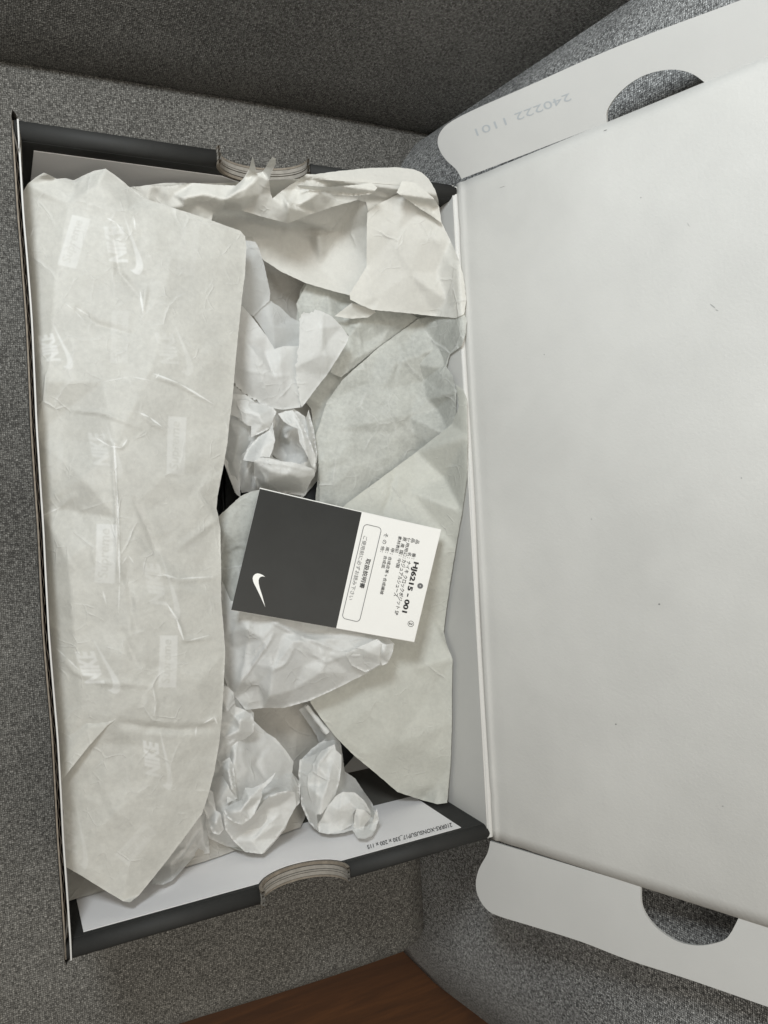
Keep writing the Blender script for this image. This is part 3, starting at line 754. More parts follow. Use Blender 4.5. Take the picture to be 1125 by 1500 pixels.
for pts, w0, val in (([(165, 648), (169, 720)], 1.8, 1.0), ([(169, 715), (173, 790)], 1.9, 1.0), ([(172, 785), (174, 858)], 1.7, .95), ([(174, 850), (173, 900)], 1.0, .5),
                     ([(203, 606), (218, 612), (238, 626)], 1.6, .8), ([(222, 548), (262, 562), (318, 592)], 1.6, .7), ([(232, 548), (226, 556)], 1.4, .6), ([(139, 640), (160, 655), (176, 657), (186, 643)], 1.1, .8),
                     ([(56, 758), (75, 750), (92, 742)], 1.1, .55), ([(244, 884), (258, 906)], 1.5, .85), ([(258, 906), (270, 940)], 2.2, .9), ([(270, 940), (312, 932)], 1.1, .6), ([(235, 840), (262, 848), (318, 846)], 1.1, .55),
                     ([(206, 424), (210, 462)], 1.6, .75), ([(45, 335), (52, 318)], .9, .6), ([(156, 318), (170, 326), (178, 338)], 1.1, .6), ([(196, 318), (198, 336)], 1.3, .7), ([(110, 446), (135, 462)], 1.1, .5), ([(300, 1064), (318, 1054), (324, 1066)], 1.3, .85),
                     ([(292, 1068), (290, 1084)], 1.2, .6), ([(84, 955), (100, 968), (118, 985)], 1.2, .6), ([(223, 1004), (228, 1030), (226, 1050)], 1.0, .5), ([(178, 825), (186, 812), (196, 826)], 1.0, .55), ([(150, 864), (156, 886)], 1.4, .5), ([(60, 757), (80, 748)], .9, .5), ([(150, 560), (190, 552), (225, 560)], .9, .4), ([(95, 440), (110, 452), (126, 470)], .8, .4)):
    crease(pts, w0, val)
def blurm(A):
    return (A+np.roll(A, 1, 0)+np.roll(A, -1, 0)+np.roll(A, 1, 1)+np.roll(A, -1, 1))/5
for _ in range(6): mask = blurm(mask)
img = bpy.data.images.new('tissue_print', RES, RES, alpha=False, float_buffer=False, is_data=True)
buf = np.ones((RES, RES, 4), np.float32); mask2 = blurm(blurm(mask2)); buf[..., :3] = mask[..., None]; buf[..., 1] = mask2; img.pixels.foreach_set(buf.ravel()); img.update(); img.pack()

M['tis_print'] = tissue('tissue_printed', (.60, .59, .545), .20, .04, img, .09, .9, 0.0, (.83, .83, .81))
M['tis_cream'] = tissue('tissue_cream', (.72, .705, .655), .26, .02, None, .05, .45, 3.1)
M['tis_grey'] = tissue('tissue_grey', (.55, .555, .515), .22, .08, None, .15, 1.5, 5.3)
M['tis_warm'] = tissue('tissue_warm', (.60, .60, .545), .20, .05, None, .08, .6, 8.3)
M['tis_white'] = tissue('tissue_white', (.80, .80, .78), .34, .06, None, .05, .7, 7.7)
M['tis_sheer'] = tissue('tissue_sheer', (.74, .75, .74), .35, .22, None, .05, .6, 9.1)
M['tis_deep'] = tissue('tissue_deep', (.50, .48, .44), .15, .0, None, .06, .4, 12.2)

exec_parts = True
# ---- shoes lying underneath (black foam clogs), seen in the gaps
def shoe(name, cx, cy, ang, label, L_=.285, W_=.092, H_=.050):
    root = tag(empty(name, (cx, cy, -BH+.002)), label, 'shoe', 'pair of black foam shoes in the box'); root.rotation_euler = (0, 0, ang)
    n, k = 22, 20; V = []; Fc = []
    for i in range(n):
        t = i/(n-1); y = (t-.5)*L_
        wd = W_/2*(math.sin(math.pi*min(1, max(0, (t*.96+.02))))**.42)*(.80+.20*math.cos((t-.68)*math.pi*1.3)); hh = H_*(.55+.45*math.sin(math.pi*min(1, .15+t*.85))**.8)*(1 if .03 < t < .97 else .5)
        for j in range(k):
            a = 2*math.pi*j/k; c, s = math.cos(a), math.sin(a)
            V.append((wd*math.copysign(abs(c)**.8, c), y, .012+(hh-.012)*max(0, s)**.75 if s > 0 else .012+.006*s))
    for i in range(n-1):
        for j in range(k): Fc.append((i*k+j, i*k+(j+1) % k, (i+1)*k+(j+1) % k, (i+1)*k+j))
    Fc += [tuple(range(k))[::-1], tuple((n-1)*k+j for j in range(k))]
    mesh_obj('upper', V, Fc, M['shoe_foam'], root, True)
    V2 = []; m_ = 40
    for z in (0.0, .013):
        for i in range(m_):
            a = 2*math.pi*i/m_; V2.append(((W_/2+.0015)*math.copysign(abs(math.cos(a))**.8, math.cos(a)), (L_/2+.001)*math.sin(a), z))
    F2 = [tuple(range(m_))[::-1], tuple(m_+i for i in range(m_))]+[(i, (i+1) % m_, m_+(i+1) % m_, m_+i) for i in range(m_)]
    mesh_obj('sole', V2, F2, M['shoe_foam'], root)
    return root
shoe('shoe', .0525, .166, 0, 'black foam shoe lying under the printed tissue by the left wall')
shoe('shoe', .1475, .1555, math.pi, 'black foam shoe lying under the grey tissue by the hinged wall')

# ---- paper lining deep in the box
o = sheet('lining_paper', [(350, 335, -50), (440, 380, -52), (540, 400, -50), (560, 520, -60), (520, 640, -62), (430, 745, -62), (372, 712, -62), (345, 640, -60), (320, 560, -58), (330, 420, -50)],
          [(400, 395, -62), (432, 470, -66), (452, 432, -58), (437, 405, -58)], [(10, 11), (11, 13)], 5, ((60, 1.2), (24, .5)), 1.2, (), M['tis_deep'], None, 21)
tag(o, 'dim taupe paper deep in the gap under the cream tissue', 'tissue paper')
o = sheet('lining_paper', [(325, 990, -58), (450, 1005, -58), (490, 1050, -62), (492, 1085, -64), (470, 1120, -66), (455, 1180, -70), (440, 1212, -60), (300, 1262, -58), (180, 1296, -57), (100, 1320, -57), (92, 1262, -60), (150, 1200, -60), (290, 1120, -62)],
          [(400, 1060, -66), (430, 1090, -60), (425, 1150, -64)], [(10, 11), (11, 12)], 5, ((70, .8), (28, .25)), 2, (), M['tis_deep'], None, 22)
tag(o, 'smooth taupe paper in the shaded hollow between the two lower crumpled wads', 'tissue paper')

# ---- right-hand grey liner sheet (C) with its folded-over corner
grey = empty('tissue_sheet', (.15, .17, -.05)); tag(grey, 'thin grey mottled tissue sheet lining the right side, lower corner folded over', 'tissue paper', 'tissue sheets wrapping the shoes')
IG = Matrix.Translation(-Vector(grey.location))
C_out = [(440, 425, -44), (455, 402, -42), (520, 410, -40), (600, 425, -36), (660, 440, -34), (668, 470, -34), (653, 523, -36), (655, 540, -37), (663, 550, -36), (669, 575, -35), (668, 605, -36), (660, 640, -38), (640, 720, -42), (560, 790, -44), (500, 790, -44), (462, 735, -46), (466, 690, -47), (456, 600, -48), (434, 570, -46), (432, 480, -50)]
C_in = [(613, 468, -33), (556, 510, -36), (502, 556, -42), (540, 470, -38), (530, 530, -41), (585, 530, -36), (625, 580, -37), (560, 590, -40), (520, 640, -43), (480, 600, -44), (600, 650, -40), (640, 620, -36), (490, 680, -46), (548, 700, -45), (470, 640, -48), (480, 500, -46)]
o = sheet('liner_sheet', C_out, C_in, [(20, 21), (21, 22), (20, 25), (25, 26)], 3.2, ((75, 2.4), (34, 1.4), (15, .65), (8, .2)), 1.4,
          [([(502, 556), (560, 508), (613, 468)], 1.0, 9), ([(585, 528), (620, 560), (650, 600)], .7, 6), ([(520, 470), (530, 500), (515, 540)], -.9, 9), ([(470, 560), (500, 600), (520, 660)], .5, 6), ([(505, 560), (540, 600), (600, 640)], .4, 5)],
          M['tis_grey'], grey, 5, .8); o.matrix_parent_inverse = IG
# pocket at the right, behind the liner
o = sheet('pocket_fold', [(600, 455, -30), (680, 460, -27), (684, 470, -26), (682, 490, -27), (676, 507, -28), (653, 524, -32), (640, 500, -46), (615, 470, -44)], [(660, 480, -42), (672, 500, -30)], [(6, 9)], 4, ((50, .6), (20, .2)), 1.2, (), M['tis_grey'], grey, 6); o.matrix_parent_inverse = IG
o = sheet('overlap_fold', [(613, 467, -30), (642, 462, -28), (652, 476, -29), (659, 520, -30), (654, 538, -31), (663, 550, -30), (669, 575, -30), (667, 605, -31), (660, 640, -32), (620, 690, -36), (560, 735, -40), (505, 752, -42), (468, 735, -43), (468, 690, -43), (462, 640, -42), (478, 590, -40), (502, 556, -36), (556, 508, -32)],
          [(585, 530, -28), (620, 560, -31), (640, 510, -27), (560, 570, -33), (600, 610, -29), (640, 600, -28), (540, 560, -35), (600, 500, -30), (625, 585, -27), (575, 635, -34), (520, 680, -37), (490, 630, -38), (560, 690, -35)], [(18, 19), (18, 20), (19, 26), (21, 18), (22, 19), (24, 21), (23, 29), (27, 28)], 2.8, ((46, 1.8), (22, 1.1), (11, .5), (6, .15)), .9,
          [([(584, 500), (600, 540), (640, 575)], 1.1, 4), ([(510, 562), (560, 590), (610, 640)], .9, 4), ([(556, 512), (585, 530), (575, 560)], -1.0, 4), ([(640, 480), (648, 520)], .9, 4)], M['tis_grey'], grey, 8, 1.0); o.matrix_parent_inverse = IG
o = sheet('overlap_fold', [(449, 416, -40), (462, 408, -38), (478, 424, -38), (513, 434, -36), (550, 455, -32), (600, 458, -31), (612, 466, -31), (556, 507, -34), (500, 553, -38), (484, 546, -38), (496, 510, -37), (511, 492, -35), (487, 464, -34), (465, 462, -38), (440, 470, -44), (434, 445, -43)],
          [(530, 470, -31), (540, 500, -36), (500, 450, -38), (570, 480, -31), (520, 525, -34)], [(16, 17), (17, 20), (12, 18), (16, 19)], 2.8, ((40, 1.6), (20, .9), (10, .4)), .9,
          [([(500, 470), (525, 480), (530, 520)], 1.2, 4), ([(545, 460), (560, 500)], -1.0, 4)], M['tis_grey'], grey, 9, 1.0); o.matrix_parent_inverse = IG
# folded-over corner: lies over the liner, crisp lit fold
C2 = [(668, 563, -33), (678, 570, -31), (684, 584, -30), (685, 640, -30), (684, 700, -31), (677, 750, -32), (668, 800, -33), (660, 850, -34), (653, 900, -34), (650, 925, -35), (655, 945, -34), (663, 966, -33), (662, 1010, -33), (662, 1060, -35), (660, 1120, -38), (655, 1176, -44),
      (640, 1178, -46), (618, 1172, -45), (582, 1160, -44), (552, 1134, -42), (520, 1108, -41), (492, 1080, -40), (470, 1052, -40), (455, 1030, -42), (440, 960, -46), (440, 860, -46), (470, 780, -38), (507, 738, -34), (560, 699, -31), (610, 662, -29), (662, 621, -27), (672, 596, -29)]
C2i = [(650, 700, -27), (600, 720, -27), (560, 760, -30), (580, 860, -30), (630, 900, -30), (600, 980, -30), (640, 1000, -29), (560, 1020, -32), (620, 1100, -33), (580, 1090, -34), (640, 1150, -37), (520, 1000, -36), (612, 940, -32)]
o = sheet('folded_corner', C2, C2i, [(32+3, 32+4), (32+4, 11)], 4, ((110, 1.6), (44, .5), (14, .12)), 2.2,
          [([(577, 690), (572, 725), (562, 752)], -1.6, 6), ([(600, 960), (630, 1000), (655, 1060)], .5, 10), ([(500, 1010), (560, 1060), (600, 1120)], .4, 9), ([(480, 1040), (500, 1078), (540, 1110)], .8, 10)],
          M['tis_warm'], grey, 7, .5); o.matrix_parent_inverse = IG

# ---- upper cream sheet (B)
cream = empty('tissue_sheet', (.12, .29, -.02)); tag(cream, 'cream tissue sheet crumpled along the far end with two upright points', 'tissue paper', 'tissue sheets wrapping the shoes')
IC = Matrix.Translation(-Vector(cream.location))
def cs(*a, **k):
    o = sheet(*a, **k); o.matrix_parent_inverse = IC; return o
# inside of the sheet, falling into the box
cs('inner_fold', [(290, 300, -18), (312, 303, -13), (356, 300, -9), (423, 318, -8), (470, 292, -8), (524, 284, -6), (545, 285, -5), (548, 330, -13), (546, 390, -20), (520, 432, -26), (513, 433, -27), (479, 424, -31), (449, 415, -33), (412, 398, -35), (386, 381, -36), (362, 352, -36), (300, 345, -34)],
   [(400, 350, -34), (450, 350, -34), (500, 340, -30), (470, 390, -36), (430, 340, -33), (360, 325, -27), (465, 345, -27), (420, 375, -37)], [(17, 21), (22, 19)], 4, ((60, 1.2), (30, .7)), 2.2,
   [([(470, 335), (466, 350), (472, 372)], 2.2, 9), ([(455, 330), (452, 350)], -1.2, 8), ([(423, 325), (418, 345), (415, 375)], 1.4, 8)], M['tis_deep2'] if 'tis_deep2' in M else M['tis_cream'], cream, seed=31)
# lit panel
cs('panel_fold', [(538, 312, -4), (552, 300, -3), (572, 290, -2), (587, 282, -1), (600, 285, -1), (625, 300, -2), (645, 322, -3), (660, 353, -5), (672, 380, -7), (679, 405, -9), (683, 439, -13), (680, 460, -16), (668, 466, -17), (636, 463, -17), (591, 458, -17), (546, 454, -18), (527, 446, -19), (513, 439, -19), (512, 430, -19), (524, 412, -17), (537, 390, -14), (537, 350, -8)],
   [(580, 340, -5), (600, 400, -9), (640, 400, -9), (560, 430, -15), (545, 452, -19), (620, 350, -4), (655, 440, -15)], [(19, 25), (16, 26)], 4, ((80, 1.6), (34, .5), (14, .2)), 1.8,
   [([(600, 300), (640, 350), (665, 400)], .9, 12), ([(587, 282), (610, 310)], .6, 5), ([(537, 390), (550, 440)], .6, 6), ([(560, 330), (620, 420)], .5, 10), ([(690, 440), (668, 440), (655, 462)], .8, 7)], M['tis_cream'], cream, seed=32)
# small lower triangle of the cream sheet
cs('corner_fold', [(490, 463, -31), (515, 444, -24), (548, 452, -22), (550, 458, -22), (539, 465, -26), (515, 467, -29)], [], [], 4, ((30, .4),), 1, (), M['tis_cream'], cream, seed=33)
# crumpled ridge band
rb_out = [(186, 274, -12), (215, 272, -8), (249, 273, -4), (284, 268, -2), (320, 271, -1), (345, 272, 0), (356, 262, 4), (365, 247, 10), (370, 229, 20), (373, 240, 16), (376, 254, 8), (384, 252, 7), (389, 246, 12), (394, 236, 20), (399, 230, 25), (404, 232, 25), (404, 240, 21), (398, 252, 15), (394, 264, 9), (396, 280, 3), (399, 291, 1),
          (412, 280, 1), (430, 268, 1), (449, 255, 1), (487, 257, 0), (530, 262, 0), (560, 266, -1), (587, 266, -1), (604, 272, 0), (625, 290, 0), (643, 308, -2), (645, 326, -4), (632, 318, -5), (612, 300, -4), (590, 288, -4), (572, 293, -5), (540, 313, -7), (536, 296, -6), (524, 293, -5), (487, 303, -6), (449, 316, -6), (423, 327, -7), (393, 320, -7), (356, 309, -9), (328, 306, -10), (312, 314, -10), (307, 333, -12), (296, 324, -11), (270, 316, -10), (240, 305, -10), (210, 293, -11)]
rb_in = [(330, 292, 1), (356, 290, 2), (362, 275, 5), (380, 285, 1), (415, 302, 0), (421, 298, 3), (434, 278, -2), (470, 280, 1), (500, 278, -3), (530, 280, 1), (545, 272, -3), (270, 290, -1), (290, 300, -7), (255, 285, -6), (300, 285, 0), (575, 278, -2), (605, 290, 1), (620, 302, -3), (270, 302, -6), (440, 300, 2), (355, 300, -3)]
cs('crumpled_edge', rb_out, rb_in, [(51, 53), (53, 6), (53, 54), (54, 20), (46, 45), (55, 56), (56, 21)], 2.7, ((38, 2.4), (16, 1.265), (8, 0.45499999999999996)), 1.0,
   [([(330, 296), (356, 268), (366, 250)], 1.5, 6), ([(421, 325), (424, 298), (448, 262)], 1.5, 7), ([(540, 285), (580, 290)], 1.0, 5)], M['tis_cream'], cream, seed=34, mask_sp=40)
# smooth band behind the ridge
cs('rear_fold', [(440, 262, -5), (449, 257, -3), (500, 250, -2), (543, 246, -1), (580, 245, -1), (606, 248, 0), (618, 253, 0), (628, 262, 0), (637, 277, -1), (642, 292, -3), (643, 300, -6), (628, 292, -6), (604, 276, -8), (587, 271, -9), (540, 268, -9), (480, 264, -8)], [(560, 255, -1), (610, 262, -1)], [(4, 16)], 4, ((60, .8), (24, .2)), 1.5, (), M['tis_cream'], cream, seed=35)
# part that runs down behind the printed sheet
cs('rear_layer', [(180, 276, -16), (240, 268, -14), (330, 268, -14), (420, 262, -14), (440, 262, -14), (445, 300, -20), (300, 318, -24), (200, 300, -22)], [], [], 5, ((50, .6),), 1.5, (), M['tis_cream'], cream, seed=36)

# ---- torn white tissue (D)
torn = empty('torn_tissue', (.08, .23, -.035)); tag(torn, 'torn white tissue with ragged edges in the gap beside the printed sheet', 'tissue paper')
IT = Matrix.Translation(-Vector(torn.location))
def ts(*a, **k):
    o = sheet(*a, **k); o.matrix_parent_inverse = IT; return o
ts('rear_strip', [(345, 352, -24), (360, 352, -22), (374, 354, -22), (379, 363, -22), (387, 388, -25), (393, 415, -28), (396, 430, -30), (395, 440, -31), (383, 451, -33), (371, 463, -34), (350, 455, -32), (340, 430, -28)], [(364, 400, -24), (372, 380, -23)], [(1, 12), (12, 9)], 3, ((40, .7), (16, .25)), 1.2, (), M['tis_sheer'], torn, seed=41)
ts('mid_strip', [(370, 461, -36), (383, 448, -34), (395, 440, -33), (411, 450, -35), (426, 465, -37), (440, 472, -38), (445, 490, -38), (440, 512, -37), (402, 514, -36), (385, 483, -36)], [(400, 478, -33), (418, 472, -37)], [(9, 10), (10, 5), (10, 2)], 3, ((30, .8), (14, .3)), 1.1, (), M['tis_sheer'], torn, seed=42)
ts('left_piece', [(325, 448, -26), (345, 444, -26), (356, 449, -25), (377, 474, -26), (391, 493, -27), (402, 511, -27), (415, 507, -27), (428, 507, -27), (440, 506, -28), (445, 540, -29), (444, 575, -30), (440, 597, -32), (415, 600, -33), (398, 598, -33), (383, 592, -34), (370, 583, -34), (359, 577, -34), (342, 561, -34), (325, 550, -34)],
   [(375, 520, -24), (388, 515, -29), (402, 552, -27), (385, 560, -27), (410, 530, -26), (420, 560, -29), (360, 500, -25), (350, 530, -28)], [(19, 20), (20, 21), (5, 20), (21, 12)], 2.7, ((44, 1.3), (18, 0.5175), (9, 0.18200000000000002)), 1.1, [([(386, 515), (398, 545), (405, 552)], -1.0, 5), ([(410, 510), (414, 560), (416, 598)], .7, 6), ([(345, 540), (402, 551), (430, 552)], .6, 5)], M['tis_white'], torn, seed=43, torn=(13, 14, 15, 16), mask_sp=40)
ts('torn_flap', [(441, 461, -14), (445, 457, -13), (459, 458, -13), (461, 453, -13), (471, 456, -14), (487, 464, -16), (500, 478, -18), (511, 493, -20), (508, 502, -21), (495, 524, -23), (479, 549, -26), (460, 573, -29), (442, 597, -31), (438, 583, -29), (437, 573, -28), (434, 545, -24), (433, 538, -22), (438, 508, -19), (439, 471, -15)],
   [(472, 480, -14), (470, 520, -19), (480, 500, -20)], [(4, 19), (19, 20), (20, 10)], 2.7, ((40, .9), (18, 0.345), (8, 0.13)), 1.1, [([(471, 458), (474, 500), (480, 545)], .8, 6)], M['tis_white'], torn, seed=44, torn=(1, 2, 3, 13, 14, 15, 16, 18))

# ---- rolled wad (E)
roll = empty('tissue_wad', (.09, .175, -.05)); tag(roll, 'white tissue rolled into a hollow cup, beside the upper left corner of the card', 'tissue wad', 'crumpled white tissue wads in the box')
IR = Matrix.Translation(-Vector(roll.location))
def rs_(*a, **k):
    o = sheet(*a, **k); o.matrix_parent_inverse = IR; return o
rs_('loose_end', [(325, 560, -36), (345, 566, -36), (362, 580, -35), (385, 592, -36), (404, 600, -37), (402, 625, -36), (385, 645, -35), (370, 665, -36), (352, 680, -38), (352, 728, -44), (346, 724, -44), (338, 705, -44), (327, 676, -42), (318, 650, -40)],
    [(355, 610, -32), (375, 620, -30), (350, 650, -38), (340, 690, -44), (385, 625, -33), (362, 592, -38), (345, 600, -37)], [(14, 15), (15, 18), (14, 16)], 2.7, ((30, 2.0), (14, 1.15), (7, 0.39)), 1.0, (), M['tis_white'], roll, seed=51, mask_sp=30)
rs_('cup_inside', [(398, 600, -36), (410, 596, -36), (430, 598, -35), (447, 610, -35), (455, 640, -36), (450, 690, -42), (415, 680, -48), (398, 665, -50), (392, 640, -46)],
    [(412, 625, -52), (408, 645, -58), (425, 650, -46), (432, 625, -40), (440, 665, -42), (420, 668, -50), (412, 610, -44), (405, 622, -36), (418, 640, -40)], [(9, 10), (11, 12), (12, 14), (15, 9)], 3, ((22, 2.4), (10, .8)), 1.0, (), M['tis_white'], roll, seed=52, mask_sp=30)
rs_('cup_body', [(352, 680, -40), (354, 668, -36), (368, 652, -31), (382, 640, -28), (396, 628, -27), (401, 630, -27), (402, 645, -30), (397, 662, -34), (400, 670, -33), (412, 676, -30), (425, 678, -28), (440, 680, -27), (450, 676, -27), (455, 655, -28), (452, 635, -31), (448, 612, -34), (452, 600, -38), (460, 630, -40), (465, 665, -41), (463, 690, -42), (452, 712, -44), (440, 728, -46), (415, 728, -46), (392, 722, -46), (370, 720, -46), (354, 722, -46), (349, 700, -44)],
    [(375, 672, -28), (385, 660, -28), (400, 690, -26), (425, 690, -24), (445, 695, -30), (420, 712, -36), (380, 700, -34), (362, 690, -34), (372, 676, -29), (395, 700, -31), (457, 660, -32), (440, 705, -36)], [(27, 28), (28, 6), (27, 29), (29, 30), (30, 31), (27, 34), (34, 25), (35, 24)], 2.7, ((26, 2.0), (12, 1.035), (7, 0.39)), 1.2,
    [([(375, 672), (400, 672), (430, 684)], 1.2, 6), ([(370, 690), (385, 705), (388, 720)], -1.6, 5)], M['tis_white'], roll, seed=53, mask_sp=30)

# ---- bunched tissue under and below the card (F)
bun = empty('tissue_wad', (.09, .1, -.05)); tag(bun, 'white tissue bunched under the black and white card, its tail pointing right', 'tissue wad', 'crumpled white tissue wads in the box')
IB = Matrix.Translation(-Vector(bun.location))
def bs(*a, **k):
    o = sheet(*a, **k); o.matrix_parent_inverse = IB; return o
bs('upper_fold', [(316, 760, -26), (335, 743, -24), (352, 727, -22), (368, 720, -21), (385, 716, -20), (470, 740, -20), (480, 830, -18), (470, 900, -18), (400, 915, -20), (340, 910, -22), (322, 890, -28), (318, 830, -30)],
   [(372, 735, -19), (350, 742, -23), (355, 800, -24), (335, 810, -29), (330, 780, -24)], [(2, 13), (13, 12), (11, 15)], 2.7, ((44, 1.0), (18, 0.45999999999999996), (8, 0.156)), 1.2, [([(322, 812), (345, 800), (366, 800)], .9, 5)], M['tis_grey'], bun, seed=61)
bs('lower_bunch', [(325, 850, -26), (338, 880, -22), (360, 885, -18), (420, 895, -14), (500, 915, -14), (560, 925, -16), (578, 944, -18), (573, 962, -19), (566, 973, -20), (556, 975, -20), (536, 987, -21), (496, 1007, -24), (470, 1019, -26), (452, 1027, -28), (430, 1033, -30), (416, 1037, -31), (385, 1037, -32), (360, 1040, -33), (345, 1022, -33), (334, 1008, -33), (326, 985, -32), (320, 930, -30)],
   [(360, 920, -14), (365, 970, -20), (345, 950, -26), (352, 1000, -24), (385, 935, -12), (400, 980, -15), (395, 1020, -20), (430, 940, -11), (445, 975, -17), (470, 985, -14), (480, 960, -13), (500, 935, -12), (520, 960, -10), (545, 940, -12), (552, 955, -9), (558, 968, -17), (510, 985, -20), (430, 1010, -22), (415, 930, -16), (455, 925, -18), (378, 1000, -26)],
   [(22, 24), (22, 26), (26, 27), (27, 42), (29, 30), (30, 31), (29, 33), (33, 34), (34, 36), (36, 8), (31, 38), (24, 25), (40, 26), (40, 29)], 2.7, ((40, 2.0), (18, 1.035), (9, 0.36400000000000005)), 1.1,
   [([(365, 905), (360, 960), (350, 1010)], 1.2, 7), ([(400, 905), (430, 930), (470, 965)], 1.0, 6), ([(510, 945), (540, 955), (560, 950)], 1.2, 5), ([(393, 908), (432, 928), (503, 956)], 2.0, 4), ([(402, 926), (380, 960), (354, 1000)], 2.2, 4), ([(432, 945), (418, 970), (395, 985)], 1.3, 4), ([(440, 950), (480, 970), (500, 962)], 1.1, 4), ([(465, 940), (470, 958)], -1.5, 4), ([(340, 900), (335, 950)], -1.0, 7)], M['tis_white'], bun, seed=62, mask_sp=50)

# ---- lower crumpled wad (G) and its loose side piece (I)
wad = empty('tissue_wad', (.085, .05, -.05)); tag(wad, 'large crumpled white tissue wad at the near end beside the printed sheet', 'tissue wad', 'crumpled white tissue wads in the box')
IW = Matrix.Translation(-Vector(wad.location))
def ws(*a, **k):
    o = sheet(*a, **k); o.matrix_parent_inverse = IW; return o
ws('wad_body', [(322, 1000, -34), (334, 1004, -34), (345, 1020, -34), (362, 1034, -36), (372, 1044, -37), (372, 1056, -38), (390, 1073, -40), (404, 1082, -40), (417, 1097, -40), (430, 1116, -41), (428, 1132, -40), (440, 1146, -41), (439, 1176, -40), (428, 1188, -38), (418, 1214, -38), (402, 1234, -39), (387, 1250, -40), (376, 1250, -40), (352, 1242, -42), (332, 1240, -44), (306, 1228, -46), (298, 1210, -42), (296, 1180, -38), (308, 1140, -36), (318, 1080, -36)],
   [(340, 1040, -28), (352, 1060, -29), (365, 1085, -32), (345, 1100, -24), (328, 1120, -34), (335, 1150, -22), (365, 1130, -26), (385, 1110, -31), (360, 1170, -28), (372, 1190, -18), (352, 1195, -22), (395, 1180, -26), (405, 1165, -20), (425, 1160, -26), (385, 1215, -27), (400, 1205, -28), (355, 1222, -30), (335, 1212, -26), (320, 1200, -32), (322, 1175, -26), (390, 1145, -30), (410, 1185, -30), (375, 1235, -30), (338, 1185, -25), (332, 1070, -34), (365, 1195, -20), (384, 1172, -20), (332, 1025, -25)],
   [(25, 26), (26, 28), (28, 30), (30, 35), (35, 34), (34, 50), (50, 51), (51, 37), (37, 38), (38, 11), (28, 31), (31, 45), (44, 42), (42, 43), (34, 39), (39, 16), (40, 46), (26, 27), (27, 7), (35, 42), (52, 25)], 2.7, ((34, 2.8), (15, 1.4949999999999999), (8, 0.52)), 1.3,
   [([(345, 1185), (368, 1196), (386, 1172), (420, 1150)], 1.5, 5), ([(350, 1060), (340, 1090), (348, 1130)], 1.5, 6), ([(390, 1090), (375, 1120), (395, 1150)], -1.2, 7)], M['tis_white'], wad, seed=71, mask_sp=40)
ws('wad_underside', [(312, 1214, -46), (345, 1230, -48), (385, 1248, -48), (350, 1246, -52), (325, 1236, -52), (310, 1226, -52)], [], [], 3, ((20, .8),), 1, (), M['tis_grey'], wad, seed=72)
side = empty('tissue_scrap', (.06, .03, -.05)); tag(side, 'narrow pleated scrap of white tissue emerging from under the pointed sheet corner', 'tissue paper')
o = sheet('pleated_strip', [(290, 1180, -36), (300, 1190, -37), (302, 1212, -40), (306, 1232, -44), (307, 1250, -48), (287, 1252, -50), (267, 1274, -46), (252, 1290, -44), (239, 1296, -44), (222, 1295, -44), (228, 1270, -42), (245, 1245, -38), (268, 1215, -36)],
          [(295, 1212, -32), (283, 1232, -42), (272, 1245, -32), (262, 1262, -40), (250, 1268, -34), (298, 1235, -38), (290, 1245, -44)], [(13, 14), (13, 15), (15, 17), (14, 16), (16, 7), (18, 3)], 3, ((22, 1.4), (10, .5)), 1.0,
          [([(298, 1195), (296, 1225), (275, 1258), (262, 1272)], 1.8, 4)], M['tis_white'], side, seed=73); o.matrix_parent_inverse = Matrix.Translation(-Vector(side.location))

# ---- twisted bud (H)
bud = empty('tissue_wad', (.125, .045, -.055)); tag(bud, 'twisted white tissue bud with a curled end above the printed size text', 'tissue wad', 'crumpled white tissue wads in the box')
IH = Matrix.Translation(-Vector(bud.location))
def hs_(*a, **k):
    o = sheet(*a, **k); o.matrix_parent_inverse = IH; return o
hs_('bud_body', [(438, 1128, -50), (442, 1112, -50), (455, 1098, -50), (468, 1088, -50), (480, 1080, -50), (492, 1076, -50), (499, 1090, -50), (502, 1108, -50), (505, 1130, -50), (520, 1140, -52), (532, 1158, -52), (545, 1176, -52), (553, 1196, -50), (552, 1212, -48), (545, 1224, -46), (534, 1229, -44), (524, 1228, -43), (516, 1216, -44), (503, 1220, -46), (488, 1222, -46), (472, 1218, -48), (460, 1214, -50), (449, 1194, -50), (440, 1165, -50)],
    [(452, 1130, -38), (470, 1110, -36), (488, 1100, -35), (498, 1118, -38), (497, 1140, -33), (485, 1165, -29), (470, 1180, -28), (462, 1150, -34), (478, 1140, -34), (455, 1170, -36), (474, 1200, -32), (490, 1205, -34), (505, 1190, -32), (515, 1170, -34), (505, 1155, -40), (530, 1175, -33), (543, 1195, -30), (540, 1212, -28), (528, 1218, -27), (519, 1205, -28), (520, 1190, -32), (532, 1198, -42), (534, 1208, -44), (526, 1206, -38), (465, 1195, -40), (510, 1210, -37)],
    [(5, 26), (26, 28), (28, 29), (29, 30), (30, 48), (31, 32), (32, 29), (25, 31), (36, 37), (37, 39), (39, 40), (40, 41), (41, 42), (42, 43), (43, 44), (44, 39), (45, 46), (46, 47), (38, 8), (38, 29), (34, 35), (35, 49), (49, 43)], 2.7, ((24, 1.8), (12, 0.9199999999999999), (7, 0.39)), 1.2,
    [([(488, 1100), (497, 1135), (478, 1180), (466, 1200)], 2.0, 5), ([(462, 1112), (458, 1150), (462, 1190)], 1.0, 5)], M['tis_white'], bud, seed=81, mask_sp=30)
